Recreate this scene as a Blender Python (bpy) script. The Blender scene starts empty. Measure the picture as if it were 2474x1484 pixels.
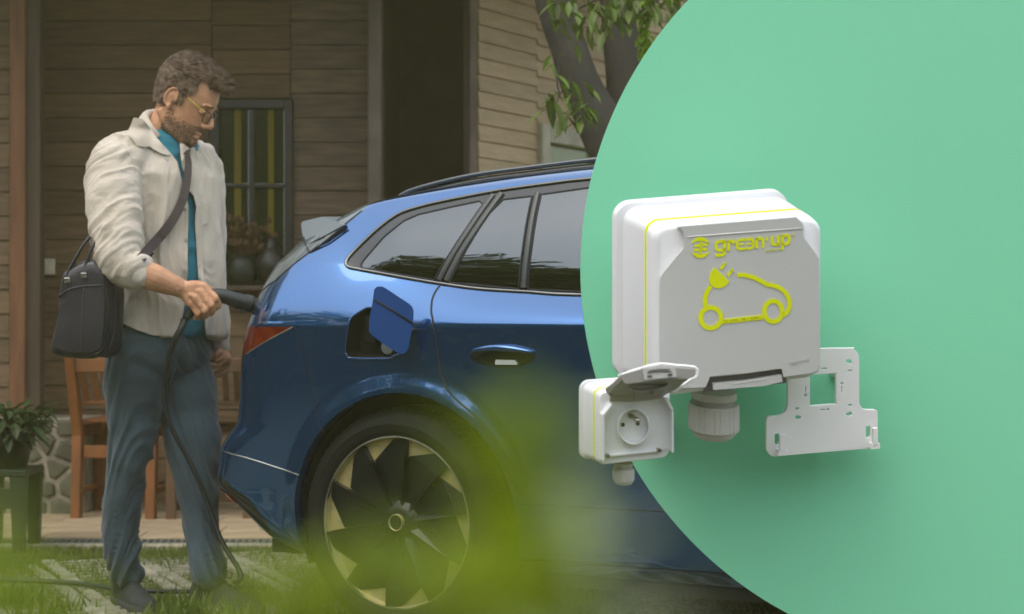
import bpy, bmesh, math, random
import numpy as np
from mathutils import Vector, Matrix, noise
from mathutils.bvhtree import BVHTree
PI = math.pi
scene = bpy.context.scene
# ------------------------------------------------------------ camera
F = 4334.0; CX = 1236.5; CY = 780.0; EYE = 0.97        # focal length / principal point in units of a 2473 wide frame
cam_d = bpy.data.cameras.new('camera'); cam = bpy.data.objects.new('camera', cam_d)
scene.collection.objects.link(cam); scene.camera = cam
cam.location = (0, 0, EYE); cam.rotation_euler = (PI/2, 0, 0)
cam_d.sensor_width = 36; cam_d.lens = F/2473*36; cam_d.shift_y = 38/2473
cam_d.clip_end = 2000; cam_d.clip_start = 0.05
cam_d.dof.use_dof = True; cam_d.dof.focus_distance = 4.6; cam_d.dof.aperture_fstop = 4.6
# ------------------------------------------------------------ sky, sun, exposure
SUN_EL = math.radians(58); SUN_AZ = math.radians(-142)   # azimuth from +Y towards +X
w = bpy.data.worlds.new('World'); scene.world = w; w.use_nodes = True
nt = w.node_tree; bg = nt.nodes['Background']
sky = nt.nodes.new('ShaderNodeTexSky'); sky.sky_type = 'NISHITA'; sky.sun_disc = False
sky.sun_elevation = SUN_EL; sky.sun_rotation = SUN_AZ; sky.dust_density = 4; sky.air_density = 1.0; sky.ozone_density = 1.2
mixw = nt.nodes.new('ShaderNodeMix'); mixw.data_type = 'RGBA'; mixw.inputs[0].default_value = .55     # thin overcast veil over the blue
nt.links.new(sky.outputs[0], mixw.inputs[6]); mixw.inputs[7].default_value = (7.2, 7.6, 8.0, 1)
nt.links.new(mixw.outputs[2], bg.inputs[0]); bg.inputs[1].default_value = 0.13
sd = bpy.data.lights.new('sun', 'SUN'); so = bpy.data.objects.new('sun', sd); scene.collection.objects.link(so)
sd.energy = .5; sd.angle = math.radians(45); sd.color = (1, .94, .84)
sdir = Vector((math.sin(SUN_AZ)*math.cos(SUN_EL), math.cos(SUN_AZ)*math.cos(SUN_EL), math.sin(SUN_EL)))
so.rotation_euler = sdir.to_track_quat('Z', 'Y').to_euler(); so.location = (0, 0, 20)
vs = scene.view_settings; vs.view_transform = 'Standard'; vs.look = 'None'; vs.gamma = 1; vs.exposure = 1.12
vs.use_curve_mapping = False

# ------------------------------------------------------------ helpers
def at(px, py, D):                                      # the point seen at frame position (px, py), D metres away
    return Vector(((px-CX)*D/F, D, EYE+(CY-py)*D/F))
def proj(p): return (CX+p[0]*F/p[1], CY-(p[2]-EYE)*F/p[1])
def pip(poly, x, y):
    c = False; n = len(poly); j = n-1
    for i in range(n):
        xi, yi = poly[i]; xj, yj = poly[j]
        if (yi > y) != (yj > y) and x < (xj-xi)*(y-yi)/(yj-yi)+xi: c = not c
        j = i
    return c
def link(o): scene.collection.objects.link(o); return o
def tag(o, label=None, cat=None, group=None, kind=None):
    if label: o['label'] = label
    if cat: o['category'] = cat
    if group: o['group'] = group
    if kind: o['kind'] = kind
    return o
def empty(name, loc=(0, 0, 0), label=None, cat=None, group=None):
    o = link(bpy.data.objects.new(name, None)); o.location = loc; o.empty_display_size = .1
    return tag(o, label, cat, group)
def wloc(o):
    v = Vector((0, 0, 0))
    while o: v += o.location; o = o.parent
    return v
def mesh_obj(name, V, Fc, mat, parent=None, smooth=False, mats=None, midx=None, angle=None):
    base = wloc(parent) if parent else Vector((0, 0, 0))
    me = bpy.data.meshes.new(name)
    if isinstance(V, np.ndarray): V = (V-np.array(base)).tolist()
    else: V = [(v[0]-base[0], v[1]-base[1], v[2]-base[2]) for v in V]
    me.from_pydata(V, [], Fc if isinstance(Fc, list) else Fc.tolist())
    me.validate()
    for m in (mats or [mat]):
        if m: me.materials.append(m)
    if midx is not None: me.polygons.foreach_set('material_index', midx)
    if smooth: me.polygons.foreach_set('use_smooth', [True]*len(me.polygons))
    o = link(bpy.data.objects.new(name, me))
    if parent: o.parent = parent
    if angle: me.set_sharp_from_angle(angle=math.radians(angle))
    me.update(); return o
class MB:
    def __init__(s): s.V = []; s.F = []
    def add(s, V, Fc):
        k = len(s.V); s.V += [tuple(v) for v in V]; s.F += [tuple(i+k for i in f) for f in Fc]; return s
    def box(s, a, b, M=None):
        V = [Vector((x, y, z)) for z in (a[2], b[2]) for y in (a[1], b[1]) for x in (a[0], b[0])]
        if M: V = [M @ v for v in V]
        return s.add(V, [(0, 2, 3, 1), (4, 5, 7, 6), (0, 1, 5, 4), (2, 6, 7, 3), (0, 4, 6, 2), (1, 3, 7, 5)])
    def cbox(s, a, b, c=.004, M=None):                  # box with chamfered edges: 24 verts
        V = []; m = [(a[i]+b[i])/2 for i in range(3)]; h = [(b[i]-a[i])/2 for i in range(3)]
        c = min(c, min(h)*.8); idx = {}
        for sx in (-1, 1):
            for sy in (-1, 1):
                for sz in (-1, 1):
                    for k in range(3):
                        p = [sx*(h[0]-c), sy*(h[1]-c), sz*(h[2]-c)]; p[k] = (sx, sy, sz)[k]*h[k]
                        idx[(sx, sy, sz, k)] = len(V); V.append(Vector((p[0]+m[0], p[1]+m[1], p[2]+m[2])))
        Fc = []
        for k in range(3):
            i, j = [q for q in range(3) if q != k]
            for sg in (-1, 1):
                q = []
                for (u, v) in ((-1, -1), (1, -1), (1, 1), (-1, 1)):
                    t = [0, 0, 0]; t[k] = sg; t[i] = u; t[j] = v; q.append(idx[(*t, k)])
                Fc.append(q)
        for k in range(3):
            i, j = [q for q in range(3) if q != k]
            for u in (-1, 1):
                for v in (-1, 1):
                    t = [0, 0, 0]; t[i] = u; t[j] = v; t[k] = -1; t2 = t[:]; t2[k] = 1
                    Fc.append([idx[(*t, i)], idx[(*t2, i)], idx[(*t2, j)], idx[(*t, j)]])
        for key in [(x, y, z) for x in (-1, 1) for y in (-1, 1) for z in (-1, 1)]:
            Fc.append([idx[(*key, 0)], idx[(*key, 1)], idx[(*key, 2)]])
        if M: V = [M @ v for v in V]
        return s.add(V, Fc)
    def loft(s, rings, caps=True, closed=True):
        n = len(rings[0]); V = [p for r in rings for p in r]; Fc = []
        for i in range(len(rings)-1):
            for j in range(n if closed else n-1):
                k = (j+1) % n; Fc.append((i*n+j, i*n+k, (i+1)*n+k, (i+1)*n+j))
        if caps and closed: Fc += [tuple(range(n))[::-1], tuple(range((len(rings)-1)*n, len(rings)*n))]
        return s.add(V, Fc)
    def tube(s, path, r, n=8, caps=True, flat=1.0, up=None):
        path = [Vector(p) for p in path]; rs = r if isinstance(r, (list, tuple)) else [r]*len(path)
        rings = []; pu = None
        for i, p in enumerate(path):
            t = (path[min(i+1, len(path)-1)]-path[max(i-1, 0)])
            if t.length < 1e-9: t = Vector((0, 0, 1))
            t.normalize()
            u = Vector(up) if up is not None else (pu if pu else (Vector((0, 0, 1)) if abs(t.z) < .9 else Vector((1, 0, 0))))
            u = u-u.dot(t)*t
            if u.length < 1e-6: u = t.orthogonal()
            u.normalize(); pu = u; v = t.cross(u)
            rings.append([p+u*math.cos(a)*rs[i]*flat+v*math.sin(a)*rs[i] for a in [2*PI*k/n for k in range(n)]])
        return s.loft(rings, caps)
    def prism(s, poly, off):                            # polygon of points, thickened by the vector off
        n = len(poly); off = Vector(off); V = [Vector(p) for p in poly]+[Vector(p)+off for p in poly]
        return s.add(V, [tuple(range(n)), tuple(range(n, 2*n))[::-1]]+[(i, n+i, n+(i+1) % n, (i+1) % n) for i in range(n)])
    def ell(s, c, r, M=None, nu=16, nv=10):
        rings = []
        for i in range(nv+1):
            th = PI*(i+.001)/(nv+.002)
            rg = [Vector((r[0]*math.sin(th)*math.cos(a), r[1]*math.sin(th)*math.sin(a), r[2]*math.cos(th))) for a in [2*PI*k/nu for k in range(nu)]]
            rings.append([(M @ p if M else p)+Vector(c) for p in rg])
        return s.loft(rings)
    def build(s, name, mat, parent=None, smooth=False, angle=None):
        return mesh_obj(name, s.V, s.F, mat, parent, smooth or angle is not None, angle=angle)
def crom(pts, k=6):                                     # smooth curve through points
    P = [Vector(p) for p in pts]; P = [P[0]*2-P[1]]+P+[P[-1]*2-P[-2]]; out = []
    for i in range(1, len(P)-2):
        for j in range(k):
            t = j/k; a, b, c, d = P[i-1:i+3]
            out.append(.5*((2*b)+(c-a)*t+(2*a-5*b+4*c-d)*t*t+(3*b-a-3*c+d)*t**3))
    out.append(P[-2]); return out
def apply_mods(o):
    dg = bpy.context.evaluated_depsgraph_get(); dg.update()
    me = bpy.data.meshes.new_from_object(o.evaluated_get(dg)); o.modifiers.clear(); old = o.data; o.data = me
    bpy.data.meshes.remove(old); return o
def remesh(o, vox, smooth=4, fac=.5):
    m = o.modifiers.new('r', 'REMESH'); m.mode = 'VOXEL'; m.voxel_size = vox; m.use_smooth_shade = True
    if smooth: q = o.modifiers.new('s', 'SMOOTH'); q.factor = fac; q.iterations = smooth
    return apply_mods(o)
def displace(o, fn):
    me = o.data; n = len(me.vertices); co = np.empty(n*3); me.vertices.foreach_get('co', co)
    no = np.empty(n*3); me.vertices.foreach_get('normal', no)
    co = co.reshape(-1, 3); no = no.reshape(-1, 3); d = fn(co, no)
    me.vertices.foreach_set('co', (co+no*d[:, None]).ravel()); me.update()
# numpy value noise
_rs = np.random.RandomState(7); _perm = _rs.rand(64, 64, 64)
def vnoise(p):
    p = np.asarray(p); i = np.floor(p).astype(int); f = p-i; f = f*f*(3-2*f); r = 0
    for dx in (0, 1):
        for dy in (0, 1):
            for dz in (0, 1):
                wgt = (f[:, 0] if dx else 1-f[:, 0])*(f[:, 1] if dy else 1-f[:, 1])*(f[:, 2] if dz else 1-f[:, 2])
                r = r+wgt*_perm[(i[:, 0]+dx) % 64, (i[:, 1]+dy) % 64, (i[:, 2]+dz) % 64]
    return r*2-1
def ridge(p): return 1-np.abs(vnoise(p))*2
# ------------------------------------------------------------ materials
def mat(name, col, rough=.6, metal=0, noise_s=None, col2=None, bump=0, bump_s=None, coat=0, spec=.5, trans=0, sheen=0, stretch=None, emis=None, objvar=0, coat_r=.03, ramp=(.35, .65), sss=0):
    m = bpy.data.materials.new(name); m.use_nodes = True; t = m.node_tree; b = t.nodes['Principled BSDF']; N = t.nodes.new; L = t.links.new
    b.inputs['Base Color'].default_value = (*col, 1); b.inputs['Roughness'].default_value = rough; b.inputs['Metallic'].default_value = metal
    b.inputs['Coat Weight'].default_value = coat; b.inputs['Coat Roughness'].default_value = coat_r
    b.inputs['Specular IOR Level'].default_value = spec; b.inputs['Sheen Weight'].default_value = sheen
    if sss: b.inputs['Subsurface Weight'].default_value = sss; b.inputs['Subsurface Scale'].default_value = .01; b.inputs['Subsurface Radius'].default_value = (1, .35, .2)
    tc = N('ShaderNodeTexCoord'); mp = N('ShaderNodeMapping'); L(tc.outputs['Object'], mp.inputs[0])
    if stretch: mp.inputs['Scale'].default_value = stretch
    cur = None
    if noise_s:
        n = N('ShaderNodeTexNoise'); n.inputs['Scale'].default_value = noise_s; n.inputs['Detail'].default_value = 6; L(mp.outputs[0], n.inputs[0])
        r = N('ShaderNodeValToRGB'); r.color_ramp.elements[0].position = ramp[0]; r.color_ramp.elements[1].position = ramp[1]
        r.color_ramp.elements[0].color = (*col, 1); r.color_ramp.elements[1].color = (*(col2 or [c*.6 for c in col]), 1)
        L(n.outputs[0], r.inputs[0]); cur = r.outputs[0]
    if objvar:
        oi = N('ShaderNodeObjectInfo'); ma = N('ShaderNodeMapRange'); ma.inputs[3].default_value = 1-objvar; ma.inputs[4].default_value = 1+objvar
        L(oi.outputs['Random'], ma.inputs[0]); mx = N('ShaderNodeMix'); mx.data_type = 'RGBA'; mx.blend_type = 'MULTIPLY'; mx.inputs[0].default_value = 1
        if cur: L(cur, mx.inputs[6])
        else: mx.inputs[6].default_value = (*col, 1)
        L(ma.outputs[0], mx.inputs[7]); cur = mx.outputs[2]
    if cur: L(cur, b.inputs['Base Color'])
    if bump:
        n = N('ShaderNodeTexNoise'); n.inputs['Scale'].default_value = bump_s or 40; n.inputs['Detail'].default_value = 5; L(mp.outputs[0], n.inputs[0])
        bp = N('ShaderNodeBump'); bp.inputs['Strength'].default_value = bump; bp.inputs['Distance'].default_value = .01; L(n.outputs[0], bp.inputs['Height']); L(bp.outputs[0], b.inputs['Normal'])
    if trans:
        tr = N('ShaderNodeBsdfTranslucent'); ms = N('ShaderNodeMixShader'); ms.inputs[0].default_value = trans
        if cur: L(cur, tr.inputs[0])
        else: tr.inputs[0].default_value = (*[min(1, c*1.4) for c in col], 1)
        out = t.nodes['Material Output']; L(b.outputs[0], ms.inputs[1]); L(tr.outputs[0], ms.inputs[2]); L(ms.outputs[0], out.inputs[0])
    return m
M = {}
M['mint'] = mat('mint_paint', (.20, .60, .385), .75, spec=.12)
M['mint_edge'] = mat('mint_edge', (.20, .60, .385), .75)
M['white_plastic'] = mat('white_plastic', (.80, .81, .84), .38, bump=.03, bump_s=300)
M['white_plate'] = mat('white_plate', (.86, .86, .87), .45, bump=.03, bump_s=300)
M['grey_plastic'] = mat('grey_plastic', (.60, .60, .60), .42, bump=.06, bump_s=400)
M['grey_gland'] = mat('grey_gland', (.56, .55, .53), .45, bump=.04, bump_s=300)
M['grey_dark'] = mat('grey_dark', (.13, .12, .115), .6)
M['grey_lid'] = mat('grey_lid', (.36, .345, .335), .45, bump=.04, bump_s=300)
M['lime'] = mat('lime_print', (.80, .86, .004), .5, spec=.3)
M['olive_print'] = mat('olive_print', (.42, .44, .02), .5)
M['emboss'] = mat('emboss_print', (.60, .60, .60), .5)
M['steel'] = mat('steel', (.45, .42, .38), .25, 1)
M['black_hole'] = mat('black_hole', (.012, .01, .01), .7)
M['trim_white'] = mat('trim_white', (.88, .88, .88), .5)

# ------------------------------------------------------------ thin warm air in the garden
hz = bpy.data.materials.new('haze'); hz.use_nodes = True; hn = hz.node_tree; hn.nodes.remove(hn.nodes['Principled BSDF'])
hv = hn.nodes.new('ShaderNodeVolumePrincipled'); hv.inputs['Color'].default_value = (.95, .85, .40, 1); hv.inputs['Density'].default_value = .0055; hv.inputs['Anisotropy'].default_value = .2
hn.links.new(hv.outputs[0], hn.nodes['Material Output'].inputs['Volume'])
tag(MB().box((-40, -30, -1.2), (40, 30, 12)).build('haze', hz), kind='stuff')
# ============================================================ setting
M['soil'] = mat('soil', (.10, .085, .055), .9, noise_s=3, col2=(.05, .07, .02), bump=.6, bump_s=30)
M['grass'] = mat('grass_blades', (.085, .15, .018), .6, noise_s=1.5, col2=(.16, .20, .03), trans=.35)
M['grass_veil'] = mat('tall_grass', (.20, .30, .006), .6, noise_s=2, col2=(.30, .36, .010), trans=.5)
M['pale_blade'] = mat('pale_blade', (.40, .46, .26), .5, trans=.3)
M['paver'] = mat('concrete_paver', (.27, .255, .19), .9, noise_s=14, col2=(.15, .155, .09), bump=.5, bump_s=60, objvar=.15)
M['terrace'] = mat('terrace_slab', (.40, .31, .20), .85, noise_s=5, col2=(.30, .23, .14), bump=.3, bump_s=50, objvar=.12)
M['channel'] = mat('drain_channel', (.14, .16, .15), .6, .3, noise_s=20)
M['kerb'] = mat('kerb_stone', (.38, .35, .26), .9, noise_s=9, bump=.3)
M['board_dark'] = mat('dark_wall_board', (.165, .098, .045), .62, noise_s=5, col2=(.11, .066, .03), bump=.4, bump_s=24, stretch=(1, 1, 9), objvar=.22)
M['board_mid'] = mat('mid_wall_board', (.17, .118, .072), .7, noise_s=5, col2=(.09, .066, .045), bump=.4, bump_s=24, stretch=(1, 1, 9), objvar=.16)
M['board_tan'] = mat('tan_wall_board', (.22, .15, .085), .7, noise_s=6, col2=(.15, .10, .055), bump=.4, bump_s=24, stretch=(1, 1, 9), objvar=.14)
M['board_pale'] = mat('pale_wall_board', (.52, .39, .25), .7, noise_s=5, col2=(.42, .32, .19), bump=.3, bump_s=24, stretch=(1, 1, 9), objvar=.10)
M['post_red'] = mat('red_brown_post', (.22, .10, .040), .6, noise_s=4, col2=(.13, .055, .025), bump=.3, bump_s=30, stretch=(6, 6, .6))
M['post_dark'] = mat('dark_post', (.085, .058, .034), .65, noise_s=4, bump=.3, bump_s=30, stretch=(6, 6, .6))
M['trim_grey'] = mat('grey_trim', (.20, .16, .13), .7, noise_s=4, bump=.2)
M['frame_dark'] = mat('dark_frame', (.012, .012, .010), .4, noise_s=8)
M['frame_pale'] = mat('pale_frame', (.46, .44, .33), .6, noise_s=9, bump=.2)
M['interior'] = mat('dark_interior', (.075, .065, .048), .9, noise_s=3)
M['curtain'] = mat('olive_curtain', (.20, .17, .018), .8, noise_s=12, stretch=(8, 8, .3), col2=(.20, .17, .02))
M['pane'] = mat('window_pane', (.018, .028, .012), .08, spec=.6)
M['pane_green'] = mat('green_pane', (.10, .16, .02), .12, spec=.6)  # green reflection of the garden is put into the pane colour
M['stone'] = mat('plinth_stone', (.13, .13, .085), .85, noise_s=9, col2=(.085, .085, .055), bump=.6, bump_s=25, objvar=.3)
M['mortar'] = mat('mortar', (.36, .32, .24), .95, noise_s=20, bump=.5)
M['wood_orange'] = mat('orange_teak', (.15, .062, .016), .55, noise_s=6, col2=(.24, .085, .022), bump=.2, bump_s=40, stretch=(3, 3, .6))
M['wood_brown'] = mat('brown_teak', (.13, .070, .030), .55, noise_s=6, bump=.2)
M['bark'] = mat('tree_bark', (.040, .036, .028), .9, noise_s=12, col2=(.03, .028, .024), bump=1, bump_s=30, stretch=(1, 1, .4))
M['leaf'] = mat('tree_leaf', (.10, .16, .018), .5, trans=.35, objvar=.35)
M['leaf_lime'] = mat('lime_leaf', (.22, .36, .02), .5, trans=.4)
M['leaf_dark'] = mat('background_leaf', (.055, .095, .014), .6, trans=.25, noise_s=.6, col2=(.10, .14, .02))
M['switch'] = mat('switch_plastic', (.60, .57, .42), .5)
M['pot_dark'] = mat('dark_green_pot', (.010, .018, .010), .5)
M['roof'] = mat('roof_tiles', (.12, .07, .05), .8, noise_s=4)

def sheet(name, x0, y0, x1, y1, z, m, kind='structure'):
    o = mesh_obj(name, [(x0, y0, z), (x1, y0, z), (x1, y1, z), (x0, y1, z)], [(0, 1, 2, 3)], m); return tag(o, kind=kind)
sheet('ground', -400, -400, 400, 400, -.03, M['soil'])
YK = at(0, 1316, 1)[1]*EYE*F/(1318-CY)                   # distance of the drain channel
TER = sheet('terrace', -9, YK+.12, 9, 14, -.012, M['soil'])
rng = random.Random(4)
# paved terrace: rows of slabs
y = YK+.14; row = 0
slab = {}
while y < 9.6:
    x = -3.6+(row % 2)*.17
    while x < 3.2:
        wdt = rng.choice((.34, .42, .5)); key = wdt
        if key not in slab: slab[key] = MB().cbox((.003, .003, 0), (wdt-.003, .217, .03), .003).build('slab', M['terrace'], TER).data; first = True
        else: first = False
        if first:
            o = [c for c in TER.children if c.data == slab[key]][0]
        else:
            o = link(bpy.data.objects.new('slab', slab[key])); o.parent = TER
        o.location = (x, y, -.012+rng.uniform(-.001, .002)); x += wdt
    y += .22; row += 1
ch = tag(MB().cbox((-6, YK, -.03), (6, YK+.12, .008), .004).build('drain_channel', M['channel']), kind='structure')
bar = None
for i in range(150):
    x = -3.4+i*.03
    if bar is None: bar = MB().cbox((0, .012, .006), (.018, .108, .016), .002).build('grate_bar', M['channel'], ch); o = bar
    else: o = link(bpy.data.objects.new('grate_bar', bar.data)); o.parent = ch
    o.location = (x, YK, 0)
tag(MB().cbox((-6, YK-.075, -.03), (6, YK-.003, .012), .006).build('kerb', M['kerb']), kind='structure')
# lawn with concrete grid pavers
LAWN = sheet('lawn', -9, -4, 9, YK-.08, -.018, M['soil'])
ang = math.radians(24)
pb = MB()
for k in (0, 1): pb.cbox((k*.30, 0, 0), (k*.30+.055, .59, .03), .006)
for j in range(7): pb.cbox((.055, .012+j*.086, 0), (.30, .012+j*.086+.036, .024), .006)
pav = None
R_ = Matrix.Rotation(ang, 3, 'Z')
for i in range(-16, 16):
    for j in range(-3, 9):
        p = R_ @ Vector((i*.365, j*.6, 0)); x, y = p.x-.6, p.y+5.2
        if not (YK-.75 > y > 4.6 and -2.6 < x < 1.6): continue
        if y > YK-.08-.62: continue
        if pav is None: pav = pb.build('grid_paver', M['paver'], LAWN); o = pav
        else: o = link(bpy.data.objects.new('grid_paver', pav.data)); o.parent = LAWN
        o.location = (x, y, -.018-rng.uniform(0, .006)); o.rotation_euler = (rng.uniform(-.01, .01), rng.uniform(-.01, .01), ang+rng.uniform(-.01, .01))
def blades(n, area, hmin, hmax, wd, seed, dens=None, z0=-.015):
    r = np.random.RandomState(seed); V = []; Fc = []
    c = 0
    for _ in range(n):
        x = r.uniform(area[0], area[1]); y = r.uniform(area[2], area[3])
        if dens and not dens(x, y, r): continue
        h = r.uniform(hmin, hmax); a = r.uniform(0, 2*PI); b = r.uniform(0, 2*PI); le = h*r.uniform(.1, .7)
        dx, dy = math.cos(a)*wd/2, math.sin(a)*wd/2; ex, ey = math.cos(b)*le, math.sin(b)*le
        V += [(x-dx, y-dy, z0), (x+dx, y+dy, z0), (x+dx*.8+ex*.4, y+dy*.8+ey*.4, z0+h*.6), (x-dx*.8+ex*.4, y-dy*.8+ey*.4, z0+h*.6), (x+ex, y+ey, z0+h)]
        Fc += [(c, c+1, c+2, c+3), (c+3, c+2, c+4)]; c += 5
    return V, Fc
Ri = R_.inverted()
def lawn_d(x, y, r):
    p = Ri @ Vector((x+.6, y-5.2, 0)); u = (p.x % .365); ridge_ = u < .05 or .30 < u < .35
    nz = noise.noise(Vector((x*2.2, y*2.2, 0)))
    k = .22 if ridge_ else 1
    if y > YK-.75: k = 1
    return r.rand() < k*(.42+.9*nz)
V, Fc = blades(150000, (-2.5, 1.5, 4.9, YK-.08), .015, .045, .0045, 3, lawn_d)
tag(mesh_obj('grass', V, Fc, M['grass']), 'short green grass growing through the concrete grid pavers', 'grass', kind='stuff')
# clumps of taller weed near the shoes
def cl_d(x, y, r): return r.rand() < max(0, noise.noise(Vector((x*5, y*5, 3)))*2.2)
V, Fc = blades(9000, (-2.2, .3, 5.6, 6.35), .04, .10, .009, 9, cl_d)
tag(mesh_obj('weeds', V, Fc, M['grass']), 'taller tufts of grass around the shoes', 'grass', kind='stuff')

# ------------------------------------------------------------ house
WD = 9.5
def X(px, D): return (px-CX)*D/F
def Z(py, D): return EYE+(CY-py)*D/F
HOUSE = empty('timber_house', (X(500, WD), WD, 0), 'dark brown timber-clad house with horizontal boards behind the man', 'house')
_bd = {}
def boards(parent, x0, x1, D, z0, z1, h, m, t=.018, name='wall_board', xf=None):
    z = z0
    while z < z1-.01:
        hh = min(h, z1-z)-.004
        mb = MB(); a = rng.uniform(-.002, .002)
        mb.add([(x0, D-t+a, z), (x1, D-t+a, z), (x1, D-t*.45, z+hh), (x0, D-t*.45, z+hh), (x0, D+.01, z), (x1, D+.01, z), (x1, D+.01, z+hh), (x0, D+.01, z+hh)],
               [(0, 1, 2, 3), (4, 7, 6, 5), (0, 4, 5, 1), (3, 2, 6, 7), (0, 3, 7, 4), (1, 5, 6, 2)])
        if xf: mb.V = [xf @ Vector(v) for v in mb.V]
        mb.build(name, m, parent); z += h
MB().box((-7, WD+.02, 0), (X(515, WD)-.02, WD+.25, 3.4)).box((X(700, WD)+.02, WD+.02, 0), (X(905, WD), WD+.25, 3.4)).box((X(515, WD)-.02, WD+.02, 0), (X(700, WD)+.02, WD+.25, Z(690, WD))).box((X(515, WD)-.02, WD+.02, Z(245, WD)), (X(700, WD)+.02, WD+.25, 3.4)).box((X(905, WD), WD+1.4, 0), (X(1300, WD), WD+1.6, 3.4)).build('wall_core', M['interior'], HOUSE)
bh = .1285
zb = 0.0
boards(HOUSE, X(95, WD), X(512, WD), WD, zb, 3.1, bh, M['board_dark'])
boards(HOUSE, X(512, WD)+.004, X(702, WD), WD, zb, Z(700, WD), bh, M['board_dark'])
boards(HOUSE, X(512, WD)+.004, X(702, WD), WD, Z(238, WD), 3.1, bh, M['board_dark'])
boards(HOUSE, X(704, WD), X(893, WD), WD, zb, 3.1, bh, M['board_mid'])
# tan boards beyond the left post
LD = 9.1
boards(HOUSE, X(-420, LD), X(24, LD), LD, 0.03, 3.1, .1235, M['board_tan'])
MB().box((X(-420, LD), LD+.012, 0), (X(24, LD), LD+.1, 3.1)).build('wall_core', M['interior'], HOUSE)
# posts
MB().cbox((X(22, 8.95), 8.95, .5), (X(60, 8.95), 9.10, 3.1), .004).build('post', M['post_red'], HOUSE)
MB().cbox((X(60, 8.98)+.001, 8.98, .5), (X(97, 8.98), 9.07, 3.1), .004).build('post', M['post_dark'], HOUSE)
MB().cbox((X(888, 9.3), 9.3, 0), (X(920, 9.3), 9.5, 3.1), .006).build('post', M['trim_grey'], HOUSE)
# window with curtains
win = empty('window', (X(600, WD), WD, Z(450, WD))); win.parent = HOUSE; win.location = Vector((X(600, WD), WD, Z(450, WD)))-HOUSE.location
def bar_(x0, y0, x1, y1, D0, D1, m, name, parent): return MB().cbox((X(x0, D0), D0, Z(y1, D0)), (X(x1, D0), D1, Z(y0, D0)), .003).build(name, m, parent)
WF = 9.44
for q in ((505, 240, 528, 700), (686, 240, 706, 700), (528, 240, 686, 262), (528, 682, 686, 700)): bar_(*q, WF, WF+.12, M['frame_dark'], 'frame', win)
for q in ((600, 262, 614, 682), (528, 444, 600, 454), (614, 444, 686, 454)): bar_(*q, WF+.02, WF+.07, M['frame_dark'], 'mullion', win)
for q in ((528, 262, 600, 444), (614, 262, 686, 444), (528, 454, 600, 682), (614, 454, 686, 682)): 
    D = WF+.05; mesh_obj('pane', [(X(q[0], D), D, Z(q[3], D)), (X(q[2], D), D, Z(q[3], D)), (X(q[2], D), D, Z(q[1], D)), (X(q[0], D), D, Z(q[1], D))], [(0, 1, 2, 3)], M['pane'], win)
for x0, x1 in ((566, 583), (647, 662)):
    D = WF+.035; V = []; n = 9
    for i in range(n): V += [(X(x0+(x1-x0)*i/(n-1), D), D+(.006 if i % 2 else -.004), Z(z_, D)) for z_ in (640, 264)]
    mesh_obj('curtain', V, [(2*i, 2*i+2, 2*i+3, 2*i+1) for i in range(n-1)], M['curtain'], win, smooth=True)
bar_(500, 690, 712, 702, 9.30, 9.46, M['post_dark'], 'sill', win)
# dark doorway
MB().box((X(922, 9.5), 9.5, 0), (X(926, 9.5), 10.9, 3.1)).box((X(1120, 9.5), 9.5, 0), (X(1139, 9.5), 10.9, 3.1)).build('door_jamb', M['post_dark'], HOUSE)
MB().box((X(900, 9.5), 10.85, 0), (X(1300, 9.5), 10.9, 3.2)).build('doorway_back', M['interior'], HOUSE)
MB().cbox((X(1134, 9.4), 9.4, 0), (X(1150, 9.4), 9.5, 3.1), .004).build('corner_board', M['trim_grey'], HOUSE)
MB().cbox((-5.2, 7.9, 3.1), (2.4, 10.9, 3.22), .01).build('eaves', M['post_dark'], HOUSE)  # porch overhang added above the frame to keep sky and sun off the walls
MB().add([(-5.3, 7.8, 3.22), (2.5, 7.8, 3.22), (2.5, 14, 5.6), (-5.3, 14, 5.6)], [(0, 1, 2, 3)]).build('roof', M['roof'], HOUSE)
# right wing: paler boards running away to the right
vx = (3900-CX)/F; dirv = Vector((vx, 1, 0)).normalized(); C0 = Vector((X(1150, 9.5), 9.5, 0))
XF = Matrix.Translation(C0) @ Matrix(((dirv.x, -dirv.y, 0, 0), (dirv.y, dirv.x, 0, 0), (0, 0, 1, 0), (0, 0, 0, 1)))
def along(px):                                          # metres along the wing wall at frame position px
    r = (px-CX)/F; return (r*C0.y-C0.x)/(dirv.x-r*dirv.y)
WING = empty('side_wing', tuple(C0), 'paler boarded wing of the house right of the dark doorway', 'house wing')
def wz(px, py): 
    s_ = along(px); return Z(py, C0.y+dirv.y*s_)
sw0, sw1 = along(1292), along(1460)
zt = wz(1300, 300); 
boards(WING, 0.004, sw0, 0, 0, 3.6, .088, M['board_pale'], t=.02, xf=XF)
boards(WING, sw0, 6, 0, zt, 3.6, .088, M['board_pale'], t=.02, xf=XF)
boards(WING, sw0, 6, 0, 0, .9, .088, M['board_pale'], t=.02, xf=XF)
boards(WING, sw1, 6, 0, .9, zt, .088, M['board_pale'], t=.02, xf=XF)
mb = MB(); mb.box((0, .012, 0), (6, .08, .9)).box((0, .012, zt), (6, .08, 3.6)).box((0, .012, .9), (sw0, .08, zt)); mb.V = [XF @ Vector(v) for v in mb.V]; mb.build('wall_core', M['interior'], WING)
wf = empty('window', tuple(XF @ Vector((sw0, 0, 1.5)))); wf.parent = WING; wf.location = XF @ Vector((sw0, 0, 1.5))-WING.location
def wbox(a, b, m, name):
    mb = MB(); mb.cbox(a, b, .004); mb.V = [XF @ Vector(v) for v in mb.V]; return mb.build(name, m, wf)
fw = .10
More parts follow.
